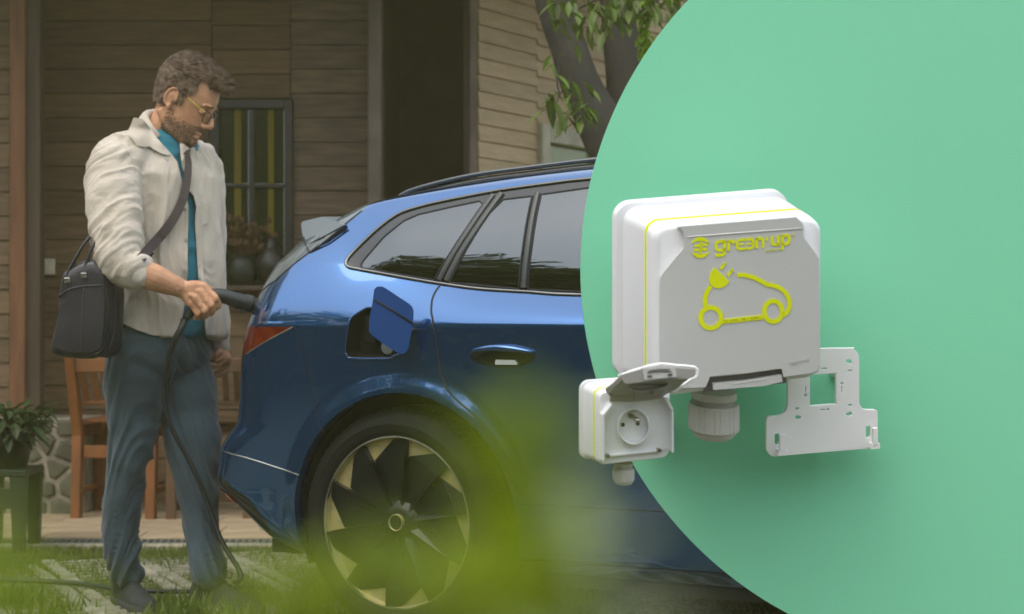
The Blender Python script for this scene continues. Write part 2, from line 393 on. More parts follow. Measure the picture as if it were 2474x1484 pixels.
wbox((sw0, -.05, .9), (sw0+fw*.9, .05, zt), M['frame_pale'], 'frame'); wbox((sw0+fw*.9, -.05, zt-fw), (sw1, .05, zt), M['frame_pale'], 'frame'); wbox((sw1-fw, -.05, .9), (sw1, .05, zt-fw), M['frame_pale'], 'frame'); wbox((sw0+fw*.9, -.05, .9), (sw1-fw, .05, .98), M['frame_pale'], 'frame')
mb = MB(); mb.box((sw0+fw*.9, .01, .98), (sw1-fw, .02, zt-fw)); mb.V = [XF @ Vector(v) for v in mb.V]; mb.build('pane', M['pane_green'], wf)
# light switch
sw = empty('light_switch', tuple(at(119, 645, WD-.03)), 'small cream switch plate on the dark board wall left of the bag', 'switch')
p = at(119, 645, WD-.035); MB().cbox((p.x-.03, WD-.05, p.z-.042), (p.x+.03, WD-.022, p.z+.042), .004).build('plate', M['switch'], sw)
MB().cbox((p.x-.014, WD-.056, p.z-.022), (p.x+.014, WD-.0505, p.z+.022), .002).build('rocker', M['switch'], sw)
# stone plinth: irregular stones, pale joints
PL = 8.95
plinth = empty('stone_plinth', (X(100, PL), PL, 0), 'low plinth of irregular grey-green stones under the corner post', 'stone plinth')
px0, px1 = X(-110, PL), X(203, PL); zt_ = Z(1012, PL)
MB().cbox((px0, PL, -.02), (px1, PL+.4, zt_), .006).build('mortar_bed', M['mortar'], plinth)
sites = []
r2 = random.Random(12)
cols = int((px1-px0)/.095); rows = 5
for i in range(cols):
    for j in range(rows): sites.append((px0+(i+.5+r2.uniform(-.33, .33)+(j % 2)*.3)*.095, (j+.5+r2.uniform(-.34, .34))*zt_/rows))
def clip(poly, a, b, c):                                # keep a*x+b*y<c
    out = []
    for i in range(len(poly)):
        p, q = poly[i-1], poly[i]; dp = a*p[0]+b*p[1]-c; dq = a*q[0]+b*q[1]-c
        if dp*dq < 0: t = dp/(dp-dq); out.append((p[0]+(q[0]-p[0])*t, p[1]+(q[1]-p[1])*t))
        if dq <= 0: out.append(q)
    return out
for s in sites:
    poly = [(px0+.002, 0), (px1-.004, 0), (px1-.004, zt_-.004), (px0+.002, zt_-.004)]
    for q in sites:
        if q is s or math.hypot(q[0]-s[0], q[1]-s[1]) > .45: continue
        a, b = q[0]-s[0], q[1]-s[1]; l = math.hypot(a, b); c = (a*(q[0]+s[0])+b*(q[1]+s[1]))/2
        poly = clip(poly, a, b, c-l*.011)
        if len(poly) < 3: break
    if len(poly) < 3: continue
    cx = sum(p[0] for p in poly)/len(poly); cz = sum(p[1] for p in poly)/len(poly); dp = r2.uniform(.012, .022)
    A = [(p[0], PL-.001, p[1]) for p in poly]; B = [(p[0]+(cx-p[0])*.1, PL-dp*.7, p[1]+(cz-p[1])*.1) for p in poly]; C_ = [(p[0]+(cx-p[0])*.3, PL-dp, p[1]+(cz-p[1])*.3) for p in poly]
    mb = MB(); mb.loft([A, B, C_]); mb.build('stone', M['stone'], plinth, smooth=False)
# wall behind the chair, lower stone band
# ------------------------------------------------------------ garden chairs
def chair(name, x, y, rz, m, label, dark=False):
    t = empty(name, (0, 0, 0), label, 'chair', 'wooden garden chairs against the house')
    W2, Dp, sh, bt = .185, .19, .50, .80
    for sx in (-1, 1):
        MB().cbox((sx*W2-.03, -Dp-.03, 0), (sx*W2+.03, -Dp+.03, sh-.02), .005).build('leg', m, t)
        b = MB(); b.loft([[(sx*W2+dx, Dp+dy+k, z) for dx, dy in ((-.022, -.028), (.022, -.028), (.022, .028), (-.022, .028))] for z, k in ((0, .03), (.42, 0), (bt, .12))]); b.build('leg', m, t)
        MB().cbox((sx*W2-.014, -Dp+.03, sh-.09), (sx*W2+.014, Dp-.03, sh-.03), .004).build('side_rail', m, t)
        MB().cbox((sx*W2-.012, -Dp+.03, .13), (sx*W2+.012, Dp-.01, .16), .004).build('side_rail', m, t)
    MB().cbox((-W2+.03, Dp-.015, .31), (W2-.03, Dp+.015, .37), .004).build('back_rail', m, t)
    MB().cbox((-W2+.03, -Dp-.015, sh-.09), (W2-.03, -Dp+.015, sh-.02), .004).build('seat_rail', m, t)
    for i in range(6): MB().cbox((-W2+.02, -Dp+.0+i*.066, sh-.018), (W2-.02, -Dp+.055+i*.066, sh), .004).build('seat_slat', m, t)
    MB().cbox((-W2+.02, Dp+.085, bt-.07), (W2-.02, Dp+.115, bt), .005).build('top_rail', m, t)
    MB().cbox((-W2+.02, Dp+.005, sh+.07), (W2-.02, Dp+.03, sh+.09), .005).build('back_rail', m, t)
    for i in range(6):
        xx = -W2+.05+i*(2*W2-.1)/5; b = MB(); b.loft([[(xx+dx, Dp+dy+k, z) for dx, dy in ((-.014, -.008), (.014, -.008), (.014, .008), (-.014, .008))] for z, k in ((sh+.09, .02), (bt-.07, .098))]); b.build('back_slat', m, t)
    t.location = (x, y, 0); t.rotation_euler = (0, 0, rz); return t
chair('garden_chair', X(300, 8.9), 8.95, math.radians(176), M['wood_orange'], 'orange teak garden chair with slatted back behind the standing man')
chair('garden_chair', X(520, 9.0), 8.95, math.radians(184), M['wood_brown'], 'dark brown garden chair seen between the man and the car')
# dried flowers and a jug on the window ledge
vz = Z(690, 9.35)
vase = empty('dried_bouquet', (X(585, 9.36), 9.36, vz), 'dried brown bouquet in a dark pot on the window sill', 'bouquet')
MB().loft([[(X(585, 9.36)+r*math.cos(a), 9.36+r*math.sin(a), vz+h) for a in [2*PI*k/16 for k in range(16)]] for h, r in ((0, .06), (.06, .085), (.13, .075), (.16, .05))]).build('pot', M['pot_dark'], vase, smooth=True)
mb = MB()
for i in range(60):
    a = r2.uniform(0, 2*PI); e = r2.uniform(.3, 1.3); l = r2.uniform(.1, .24); p0 = Vector((X(585, 9.36), 9.36, vz+.15)); p1 = p0+Vector((math.cos(a)*math.cos(e)*l, math.sin(a)*math.cos(e)*l*.3-.01, math.sin(e)*l))
    mb.tube([p0, p1], [.002, .003], 4); mb.ell(p1, (.014, .01, .018), nu=6, nv=4)
mb.build('dried_flowers', mat('dried_flower', (.085, .045, .018), .8), vase)
jug = empty('dark_jug', (X(655, 9.36), 9.36, vz), 'dark round jug at the right end of the window sill', 'jug')
MB().loft([[(X(655, 9.36)+r*math.cos(a), 9.36+r*math.sin(a), vz+h) for a in [2*PI*k/20 for k in range(20)]] for h, r in ((0, .05), (.05, .08), (.13, .085), (.19, .05), (.22, .03), (.25, .036))]).build('jug', M['frame_dark'], jug, smooth=True)
# plant stand at the left edge
SD = 7.55
st = empty('plant_stand', (X(20, SD), SD, 0), 'dark green plant stand at the left edge in front of the stone plinth', 'plant stand')
zt2 = Z(1135, SD)
MB().cbox((X(-70, SD), SD-.02, zt2-.03), (X(66, SD), SD+.28, zt2), .006).build('top', M['pot_dark'], st)
for px_, dy in ((46, .0), (-50, .0), (46, .24), (-50, .24)): MB().loft([[(X(px_+a, SD), SD+dy+b, z_) for a, b in ((-s_, -.02), (s_, -.02), (s_, .02), (-s_, .02))] for z_, s_ in ((0, 13), (zt2-.03, 20))]).build('leg', M['pot_dark'], st)
MB().cbox((X(-50, SD), SD+.0, Z(1230, SD)), (X(40, SD), SD+.02, Z(1180, SD)), .004).build('apron', M['pot_dark'], st)
def leaf_mesh(l, wd, fold=.25, n=5):
    V = []; Fc = []
    for i in range(n):
        t = i/(n-1); ww = wd*math.sin(PI*min(1, t*1.02+.02))**.8*(1-.25*t); z = -l*.18*t*t
        V += [(-ww, l*t, z+ww*fold), (0, l*t, z), (ww, l*t, z+ww*fold)]
    for i in range(n-1): k = 3*i; Fc += [(k, k+1, k+4, k+3), (k+1, k+2, k+5, k+4)]
    return V, Fc
def place(mb, VF, p, d, up=Vector((0, 0, 1)), s=1):
    d = Vector(d).normalized(); u = up-up.dot(d)*d
    u = (u.normalized() if u.length > .05 else d.orthogonal().normalized()); x = d.cross(u)
    mb.add([Vector(p)+(x*v[0]+d*v[1]+u*v[2])*s for v in VF[0]], VF[1])
pl = empty('potted_plant', (X(10, SD), SD+.1, zt2), 'leafy green plant in a dark pot on the stand at the left edge', 'plant')
MB().loft([[(X(5, SD)+r*math.cos(a), SD+.12+r*math.sin(a), zt2+h) for a in [2*PI*k/18 for k in range(18)]] for h, r in ((0, .07), (.12, .10), (.13, .11), (.14, .09))]).build('pot', M['pot_dark'], pl, smooth=True)
mb = MB(); LM = leaf_mesh(.09, .02)
for i in range(220):
    a = r2.uniform(0, 2*PI); e = r2.uniform(-.5, 1.2); rr_ = r2.uniform(.03, .16)
    place(mb, LM, (X(5, SD)+math.cos(a)*rr_, SD+.12+math.sin(a)*rr_, zt2+.12+r2.uniform(0, .14)), (math.cos(a), math.sin(a), e-.3), s=r2.uniform(.7, 1.2))
mb.build('foliage', mat('pot_leaf', (.03, .055, .010), .6, trans=.2), pl)
# ------------------------------------------------------------ tree with hanging sprays of leaves
TD = 8.0
tree = empty('walnut_tree', tuple(at(1760, 1306, TD)), 'dark leaning tree before the pale wing with leafy sprays at the top', 'tree')
tp = [at(1310, -80, TD), at(1352, 60, TD), at(1400, 190, TD), at(1452, 310, TD), at(1520, 480, TD), at(1600, 720, TD), at(1700, 1000, TD), at(1765, 1310, TD)]
mb = MB(); mb.tube(crom(tp, 4), [.072+.002*i for i in range(29)], 14); mb.tube(crom([at(1500, 420, TD+.1), at(1508, 250, TD+.15), at(1500, 100, TD+.15), at(1485, -80, TD+.2)], 5), [.08]*16, 12)
mb.build('trunk', M['bark'], tree, smooth=True)
displace(tree.children[0], lambda c, n: .012*vnoise(c*np.array([14, 14, 5.])))
for pts in ([(1352, 60), (1336, 0), (1330, -60)], [(1352, 130), (1346, 200), (1352, 228)], [(1500, 60), (1560, 20), (1640, -30)], [(1380, 30), (1440, 0), (1500, -40)]): mb = MB(); mb.tube(crom([at(*p, 7.2) for p in pts], 4), .004, 5); mb.build('twig', M['bark'], tree)
LM = leaf_mesh(.085, .0165)
r3 = random.Random(21)
def spray(px, py, D, n, spread, down=.9, lime=False, ls=1):
    c = at(px, py, D)
    for k in range(n):
        a = r3.uniform(0, 2*PI); d = Vector((math.cos(a)*.8, math.sin(a)*.7, -down*r3.uniform(.4, 1.4)))
        p = c+Vector((r3.gauss(0, spread), r3.gauss(0, spread), r3.gauss(0, spread)))
        mbx = MB(); place(mbx, LM, (0, 0, 0), d, s=r3.uniform(.7, 1.25)*ls)
        yield p, mbx
def leaves(parent, specs, m, name='leaf'):
    lib = []
    for s in specs:
        for p, mbx in spray(*s[:5], **(s[5] if len(s) > 5 else {})):
            if len(lib) < 24 or s[-1] == 'new': o = mesh_obj(name, mbx.V, mbx.F, m); lib.append(o.data)
            else: o = link(bpy.data.objects.new(name, r3.choice(lib)))
            o.parent = parent; o.location = p-parent.location; o.rotation_euler = (0, 0, 0)
leaves(tree, [(1340, 8, 7.2, 10, .04), (1395, 10, 7.2, 22, .05), (1440, 20, 7.2, 20, .05), (1490, 10, 7.2, 20, .06), (1470, 45, 7.2, 8, .03), (1540, -5, 7.2, 22, .06), (1600, 0, 7.2, 20, .05), (1395, 75, 7.2, 5, .03), (1640, -10, 7.2, 14, .05),
              (1372, 225, 7.0, 14, .035), (1395, 240, 7.0, 14, .04), (1350, 250, 7.0, 7, .03), (1420, 262, 7.0, 6, .02), (1385, 285, 7.0, 6, .02), (1345, 170, 7.0, 5, .03, dict(ls=.6))], M['leaf'])
mb = MB()
for s_ in ([(1354, 130), (1346, 170), (1362, 210), (1385, 235)], [(1362, 210), (1345, 245), (1340, 275)], [(1385, 235), (1405, 250), (1420, 262)]):
    mb = MB(); mb.tube([at(*p, 7.0) for p in s_], .002, 4); mb.build('twig', M['bark'], tree)
# lime tendril hanging left of the board's head
vine = empty('hanging_vine', tuple(at(1560, 60, 7.3)), 'bright lime vine hanging at the top by the board edge', 'vine')
LV = leaf_mesh(.035, .012); mb = MB()
for i in range(150):
    py = r3.uniform(-20, 135); place(mb, LV, at(1560+r3.gauss(0, 7)-py*.05, py, 7.3), (r3.uniform(-1, 1), r3.uniform(-1, 1), -1), s=r3.uniform(.7, 1.3))
mb.build('foliage', M['leaf_lime'], vine)
# ------------------------------------------------------------ trees behind and left of the camera (seen in the car's glass)
def big_tree(name, x, y, h, r, label, seed):
    q = np.random.RandomState(seed); t = empty(name, (x, y, 0), label, 'tree', 'garden trees behind the viewpoint')
    MB().tube([(x, y, -.1), (x+.1, y, h*.3), (x-.05, y+.1, h*.75)], [.22, .16, .06], 10).build('trunk', M['bark'], t, smooth=True)
    n = 5200; V = []; Fc = []
    cl = [(q.normal(0, r*.42), q.normal(0, r*.42), h*.28+q.rand()*h*.66, r*(.25+.25*q.rand())) for _ in range(26)]
    for i in range(n):
        c = cl[q.randint(len(cl))]; d = q.normal(size=3); d /= np.linalg.norm(d); p = np.array((x+c[0], y+c[1], c[2]))+d*c[3]*(.55+.45*q.rand()); s = .10+.10*q.rand()
        a = q.normal(size=3); a /= np.linalg.norm(a); b = np.cross(a, q.normal(size=3)); b /= np.linalg.norm(b)
        k = len(V); V += [tuple(p-a*s), tuple(p+b*s*.5), tuple(p+a*s), tuple(p-b*s*.5)]; Fc.append((k, k+1, k+2, k+3))
    mesh_obj('crown', V, Fc, M['leaf_dark'], t)
for i, (x, y, h, r) in enumerate([(-9.5, 0.5, 5.6, 2.3), (-12, 4, 6.0, 2.4), (-7.5, -4.5, 5.2, 2.2), (-3.5, -8, 5.2, 2.4), (1.5, -9.5, 5.0, 2.4), (-13, -3.5, 7.2, 2.6), (6, -9, 5, 2.4), (-15, 9, 7, 2.8), (10, -5, 5.4, 2.4)]):
    big_tree('broadleaf_tree', x, y, h, r, 'green garden tree of the row behind the viewpoint', i)

def added_hedge(pts, h, label, seed):  # unseen planting added to darken what the car's lower panels reflect
    q = np.random.RandomState(seed); t = empty('hedge', (pts[0][0], pts[0][1], 0), label, 'hedge', 'hedges round the garden')
    V = []; Fc = []; mb = MB()
    for (x0, y0), (x1, y1) in zip(pts[:-1], pts[1:]):
        d = Vector((x1-x0, y1-y0, 0)); L = d.length; d.normalize(); n_ = Vector((-d.y, d.x, 0)); c = Matrix((d, n_, Vector((0, 0, 1)))).transposed().to_4x4(); c.translation = Vector((x0, y0, 0))
        mb.box((0, -.35, 0), (L, .35, h-.15), c)
        for i in range(int(L*420)):
            p = np.array(c @ Vector((q.uniform(0, L), q.choice((-1, 1))*(.35+.12*q.rand()) if q.rand() < .8 else q.uniform(-.4, .4), q.uniform(0, h)))); 
            if abs((np.linalg.inv(np.array(c)) @ np.append(p, 1))[1]) < .35: p[2] = h-.1+.2*q.rand()
            a = q.normal(size=3); a /= np.linalg.norm(a); b = np.cross(a, q.normal(size=3)); b /= np.linalg.norm(b); s_ = .06+.05*q.rand(); k = len(V)
            V += [tuple(p-a*s_), tuple(p+b*s_*.5), tuple(p+a*s_), tuple(p-b*s_*.5)]; Fc.append((k, k+1, k+2, k+3))
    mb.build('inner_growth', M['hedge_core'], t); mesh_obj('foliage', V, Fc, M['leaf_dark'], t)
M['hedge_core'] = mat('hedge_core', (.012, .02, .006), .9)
added_hedge([(-8.2, 9), (-8.6, 3), (-8.4, -3), (-6, -7)], 2.6, 'tall clipped hedge to the left of the viewpoint', 1)
added_hedge([(-6, -7.2), (0, -8), (9, -7)], 2.4, 'clipped hedge behind the viewpoint', 2)
# ============================================================ blue car
M['car_blue'] = mat('car_blue', (.012, .105, .30), .12, .84, coat=1, coat_r=.015)
M['car_blue'].node_tree.nodes['Principled BSDF'].inputs['Coat IOR'].default_value = 1.75
M['gloss_black'] = mat('gloss_black', (.008, .010, .010), .12, coat=.6)
M['fin_grey'] = mat('rear_fin', (.17, .20, .21), .22, .4, coat=.6)  # grey stands for sky reflected in the black fin, set as base colour
M['car_glass'] = mat('car_glass', (.095, .115, .125), .02, 1.0, coat=1, coat_r=.01)
M['fin_dark'] = mat('pillar_trim', (.05, .055, .055), .35)
M['spoiler_grey'] = mat('spoiler_grey', (.17, .20, .215), .35, .1)  # base grey lightened to stand for the sky the spoiler reflects
M['rubber'] = mat('tyre_rubber', (.010, .012, .010), .75, spec=.15, bump=.15, bump_s=120)
M['chrome_dark'] = mat('window_trim', (.16, .165, .165), .25, 1)
M['gap'] = mat('shut_line', (.004, .006, .010), .7)
M['alloy'] = mat('alloy_gold', (.50, .42, .16), .38, .45, noise_s=40, col2=(.40, .35, .19))
M['alloy_lip'] = mat('alloy_lip', (.60, .60, .52), .2, .9)
M['spoke_black'] = mat('spoke_black', (.004, .006, .006), .33, coat=.08, coat_r=.2, spec=.3)
M['tail_red'] = mat('tail_light_red', (.075, .004, .003), .15, coat=.3, noise_s=28, col2=(.13, .018, .004))
M['tail_dark'] = mat('tail_light_edge', (.10, .01, .008), .12, coat=1)
M['reflector'] = mat('reflector_red', (.35, .01, .01), .2, coat=1)
M['exh'] = mat('bright_trim', (.75, .77, .78), .2, .3)
M['under'] = mat('underbody', (.010, .011, .011), .8)
CAR = empty('car', (0, 0, 0), 'blue SUV-style electric car with its side charging flap open beside the man', 'car')
def ip(x, T): a, b = zip(*T); return np.interp(x, a, b)
Bt = lambda X: ip(X, [(-.35, 1.165), (-.25, 1.158), (-.174, 1.138), (.0, 1.11), (.13, 1.09), (.27, 1.072), (.615, 1.051), (1.2, 1.04), (2.2, 1.03), (2.7, 1.0), (3.5, .93)])
Ed = lambda X: ip(X, [(-.9, 1.20), (-.6, 1.295), (-.477, 1.327), (-.284, 1.358), (-.155, 1.383), (.08, 1.412), (.3, 1.432), (.53, 1.446), (1.0, 1.46), (1.4, 1.45), (1.8, 1.38), (2.2, 1.20), (2.5, 1.06), (2.9, 1.03), (3.5, .95)])
def smooth_tab(fn, x0, x1, k=.06, n=800):
    xs = np.linspace(x0, x1, n); ys = fn(xs); w_ = int(k/(xs[1]-xs[0])); ker = np.hanning(2*w_+3); ker /= ker.sum()
    yp = np.pad(ys, w_+1, mode='edge'); return xs, np.convolve(yp, ker, 'valid')
bx, by = smooth_tab(Bt, -1, 3.6, .12); ex_, ey_ = smooth_tab(Ed, -1, 3.6, .16)
Bt = lambda X: np.interp(X, bx, by); Ed = lambda X: np.interp(X, ex_, ey_)
LOW = [(0, .20, .80), (.06, .23, .86), (.10, .272, .905), (.2, .438, .928), (.28, .60, .935), (.38, .80, .942), (.46, .93, .946), (.48, .966, .947)]
lv = np.linspace(0, .48, 400); lz = np.interp(lv, [a for a, _, _ in LOW], [b for _, b, _ in LOW]); lw = np.interp(lv, [a for a, _, _ in LOW], [c for _, _, c in LOW])
ker = np.hanning(41); ker /= ker.sum(); lws = np.convolve(np.pad(lw, 20, mode='edge'), ker, 'valid')
def zw(v, X):                                           # v scalar array broadcast with X
    v = v+0*X; X = X+0*v
    z = np.interp(v, lv, lz); w_ = np.interp(v, lv, lws)
    s = np.clip((v-.48)/.12, 0, 1); bt = Bt(X); ed = Ed(X)
    z = np.where(v > .48, .966+(bt-.966)*s, z); w_ = np.where(v > .48, .945-.075*(.35*s+.65*s**1.6), w_)
    s = np.clip((v-.6)/.3, 0, 1); z = np.where(v > .6, bt+(ed-bt)*s*.88, z); kc = np.clip((-.02-X)/.26, 0, 1); kc = kc*kc*(3-2*kc); w_ = np.where(v > .6, .870-.12*((.15*s+.85*s**1.9)*(1-kc)+s*kc), w_)
    s = np.clip((v-.9)/.1, 0, 1); a = np.minimum(s*2, 1); b = np.clip((s-.5)/.5, 0, 1)
    z = np.where(v > .9, bt+(ed-bt)*(.88+.12*np.sin(a*np.pi/2))+.045*np.sin(b*np.pi/2), z); w_ = np.where(v > .9, .75-.12*a**1.5-.62*b, w_)
    return z, w_
XRT = [(0, -.595), (.06, -.60), (.1, -.68), (.2, -.89), (.26, -.868), (.28, -.835), (.3, -.815), (.34, -.805), (.38, -.803), (.42, -.797), (.46, -.782), (.48, -.77), (.52, -.755), (.56, -.735), (.6, -.705), (.65, -.685), (.7, -.665), (.75, -.643), (.8, -.612), (.85, -.55), (.9, -.47), (.95, -.41), (1, -.36)]
xv, xr_ = smooth_tab(lambda v: ip(v, XRT), 0, 1, .012, 1200)
LT = [(0, .3), (.2, .3), (.28, .3), (.3, .34), (.48, .36), (.6, .36), (.9, .3), (1, .3)]
EXN = 2.6; XF_ = 3.35
# parameter grid: rear wrap, long side, front wrap
vg = np.unique(np.concatenate([np.linspace(0, .2, 22), np.linspace(.2, .48, 62), np.linspace(.48, .6, 34), np.linspace(.6, .9, 70), np.linspace(.9, 1, 22)]))
tr = np.linspace(1, 0, 56)**1.0*PI/2
nside = 400
nv, nu = len(vg), 56+nside+30
Xg = np.zeros((nv, nu)); Yg = np.zeros((nv, nu)); Zg = np.zeros((nv, nu))
for i, v in enumerate(vg):
    Lr = ip(v, LT); xc = np.interp(v, xv, xr_)+Lr
    t = np.concatenate([np.sin(tr[:20])**(2/EXN), np.sin(tr[20:])**(2/EXN)])
    Xr = xc-Lr*t; Yr = np.cos(tr)**(2/EXN)
    xfc = XF_-.45-.25*max(0, v-.2)
    s = np.linspace(0, 1, nside+2)[1:-1]
    Xs = xc+(xfc-xc)*(np.where(s < .86, s/.86*.52, .52+(s-.86)/.14*.48))
    tf = np.linspace(0, PI/2, 30); Xf = xfc+.45*np.sin(tf)**(2/2.4); Yf = np.cos(tf)**(2/2.4)
    X = np.concatenate([Xr, Xs, Xf]); ym = np.concatenate([Yr, np.ones(nside), Yf])
    z, w_ = zw(v, X); Xg[i] = X; Zg[i] = z
    taper = 1-.05*np.clip((X-2.2)/1.2, 0, 1)**2
    Yg[i] = w_*ym*taper
    if v > .6: pass
ym_g = Yg/np.maximum(1e-6, zw(vg[:, None]+0*Xg, Xg)[1])
def Yof(X, Z):                                          # outward offset of the side surface at (X, Z), arrays
    X = np.asarray(X, float); Z = np.asarray(Z, float); V0 = np.zeros_like(X); V1 = np.full_like(X, .95)
    for _ in range(22):
        m = (V0+V1)/2; z, _w = zw(m, X); up = z < Z; V0 = np.where(up, m, V0); V1 = np.where(up, V1, m)
    v = (V0+V1)/2; z, w_ = zw(v, X)
    L_ = np.interp(v, *zip(*LT)); xc = np.interp(v, xv, xr_)+L_
    q = np.clip((xc-X)/L_, 0, .9995); y = np.where(X < xc, w_*(1-q**EXN)**(1/EXN), w_)
    r = np.hypot(X-.035, (Z-.355)); fl = np.clip(1-(r-.40)/.075, 0, 1); fl = fl*fl*(3-2*fl)
    return y+.016*fl
def dens(poly, closed=True, step=.012, sm=0):
    P = [Vector((a, b, 0)) for a, b in poly]
    if sm: P = crom(P+([P[0]] if closed else []), sm); P = P[:-1] if closed else P
    out = []; n = len(P)
    for i in range(n if closed else n-1):
        a, b = P[i], P[(i+1) % n]; k = max(1, int((b-a).length/step))
        out += [(a+(b-a)*j/k)[:2] for j in range(k)]
    if not closed: out.append(P[-1][:2])
    return out
# outlines in (X forward, Z up) of the car, metres
DLO = dens([(2.05, 1.035), (1.2, 1.042), (.616, 1.051), (.443, 1.061), (.271, 1.072), (.128, 1.09), (-.022, 1.113), (-.172, 1.138), (-.208, 1.145), (-.220, 1.155), (-.221, 1.17), (-.205, 1.195), (-.167, 1.237), (-.128, 1.274), (-.089, 1.304), (-.055, 1.320), (-.010, 1.332), (.045, 1.343), (.134, 1.357), (.276, 1.376), (.435, 1.390), (.582, 1.400), (1.0, 1.412), (1.4, 1.395), (1.75, 1.27)], sm=3)
QG = dens([(-.156, 1.140), (.110, 1.100), (.152, 1.174), (.192, 1.249), (.232, 1.332), (.215, 1.343), (.12, 1.328), (.005, 1.307), (-.042, 1.288), (-.1, 1.238), (-.158, 1.165), (-.163, 1.15)])
RG = dens([(.165, 1.092), (.29, 1.080), (.407, 1.070), (.407, 1.20), (.400, 1.352), (.300, 1.345), (.262, 1.30), (.215, 1.20)])
RG2 = dens([(.437, 1.068), (.62, 1.060), (1.02, 1.052), (1.02, 1.375), (.60, 1.372), (.43, 1.356), (.437, 1.2)])
FG = dens([(1.10, 1.052), (1.92, 1.045), (1.70, 1.24), (1.38, 1.365), (1.10, 1.380)])
ARCH = [(.035+.405*math.cos(a), .355+.402*math.sin(a)) for a in [2*PI*k/120 for k in range(120)]]
ARCHF = [(x+2.52, z) for x, z in ARCH]
TAIL = [(-.367, .957), (-.9, .957), (-.9, .866), (-.575, .866)]
WEDGE = [(-.362, .9705), (-.9, .9705), (-.9, 1.02), (-.565, 1.016)]
DIFF = [(-.99, .52), (-.75, .49), (-.65, .455), (-.56, .405), (-.50, .33), (-.45, .10), (-.99, .10)]
FUEL = dens([(-.100, 1.017), (-.131, .999), (-.149, .985), (-.155, .965), (-.167, .905), (-.168, .878), (-.160, .865), (-.145, .86), (-.018, .86), (.006, .866), (.052, .885), (.066, .90), (.060, .96), (.04, 1.0), (.02, 1.012), (0, 1.018)], sm=2)
FIN = [(-1.2, 1.045), (-.615, 1.045), (-.591, 1.062), (-.489, 1.105), (-.429, 1.152), (-.377, 1.197), (-.333, 1.242), (-.281, 1.287), (-.235, 1.33), (-.20, 1.365), (-.18, 1.60), (-1.2, 1.6)]
REARQ = [(.136, 1.20), (.134, 1.089), (.126, 1.062), (.126, 1.037), (.137, 1.0), (.150, .973), (.163, .91), (.176, .835), (.195, .78), (.225, .749), (.278, .71), (.344, .656), (.389, .601), (.427, .546), (.44, .45), (.445, .10)]
GAPR = dens(REARQ[1:-1], closed=False, sm=3)
GAPF = dens([(1.06, 1.045), (1.055, .9), (1.05, .7), (1.05, .46)], closed=False)
TG = dens([(-.359, .957), (-.338, .904), (-.312, .80), (-.287, .71), (-.262, .65), (-.245, .63)], closed=False, sm=3)
BL = dens([(-.70, .556), (-.572, .538), (-.426, .506), (-.345, .491)], closed=False, sm=3)
SILL = dens([(.40, .438), (2.1, .438)], closed=False, step=.05)
SILL2 = dens([(.40, .272), (2.1, .272)], closed=False, step=.05)
def inside(poly, X, Z):
    c = np.zeros(X.shape, bool); P = np.array(poly); j = len(P)-1
    for i in range(len(P)):
        xi, zi = P[i]; xj, zj = P[j]
        cr = ((zi > Z) != (zj > Z)) & (X < (xj-xi)*(Z-zi)/(zj-zi+1e-12)+xi); c ^= cr; j = i
    return c
def snap(poly, X, Z, lock, xmin=-.60):
    """move grid points that lie next to the outline onto it (in X, Z)"""
    P = np.array(dens(poly, step=.01)); A = P; B = np.roll(P, -1, 0)
    ins = inside(poly, X, Z); best = np.full(X.shape, 9.); tx = X.copy(); tz = Z.copy()
    for axis in (0, 1):
        a = [slice(None), slice(None)]; b = [slice(None), slice(None)]
        a[axis] = slice(None, -1); b[axis] = slice(1, None); a = tuple(a); b = tuple(b)
        ii = np.argwhere(ins[a] != ins[b])
        if not len(ii): continue
        jj = ii+np.array([[1, 0]] if axis == 0 else [[0, 1]])
        p = np.stack([X[ii[:, 0], ii[:, 1]], Z[ii[:, 0], ii[:, 1]]], 1); q = np.stack([X[jj[:, 0], jj[:, 1]], Z[jj[:, 0], jj[:, 1]]], 1); d = q-p
        s0 = ins[ii[:, 0], ii[:, 1]]; lo = np.zeros(len(ii)); hi = np.ones(len(ii))
        for _ in range(10):
            m = (lo+hi)/2; pt = p+d*m[:, None]; same = inside(poly, pt[:, 0], pt[:, 1]) == s0
            lo = np.where(same, m, lo); hi = np.where(same, hi, m)
        m = (lo+hi)/2; pt = p+d*m[:, None]; L_ = np.hypot(d[:, 0], d[:, 1])
        for e in range(len(ii)):
            for (rr, cc, dist) in ((ii[e, 0], ii[e, 1], m[e]*L_[e]), (jj[e, 0], jj[e, 1], (1-m[e])*L_[e])):
                if dist <= .5*L_[e]+1e-9 and dist < best[rr, cc] and not lock[rr, cc]:
                    best[rr, cc] = dist; tx[rr, cc] = pt[e, 0]; tz[rr, cc] = pt[e, 1]
    mv = best < 1; return tx, tz, mv, ins
lock = np.zeros(Xg.shape, bool); onb = {}
polys = {'dlo': DLO, 'arch': ARCH, 'fuel': FUEL, 'rq': REARQ+[(-3, .1), (-3, 1.2)], 'tail': TAIL, 'wedge': WEDGE, 'diff': DIFF, 'fin': FIN, 'archf': ARCHF}
for k in ('arch', 'dlo', 'fuel', 'fin', 'tail', 'rq', 'diff', 'wedge', 'archf'):
    tx, tz, mv, ins = snap(polys[k], Xg, Zg, lock)
    Xg, Zg = tx, tz; lock |= mv; onb[k] = mv
side = (np.arange(nu)[None, :] > 0) & (np.arange(nu)[None, :] < 56+nside) & (vg[:, None] < .945)
Yn = Yof(Xg, Zg)
use = side & (np.interp(Zg, [0, 3], [0, 3]) > 0) & (Xg > -.62)
wrap = (np.arange(nu)[None, :] < 56)
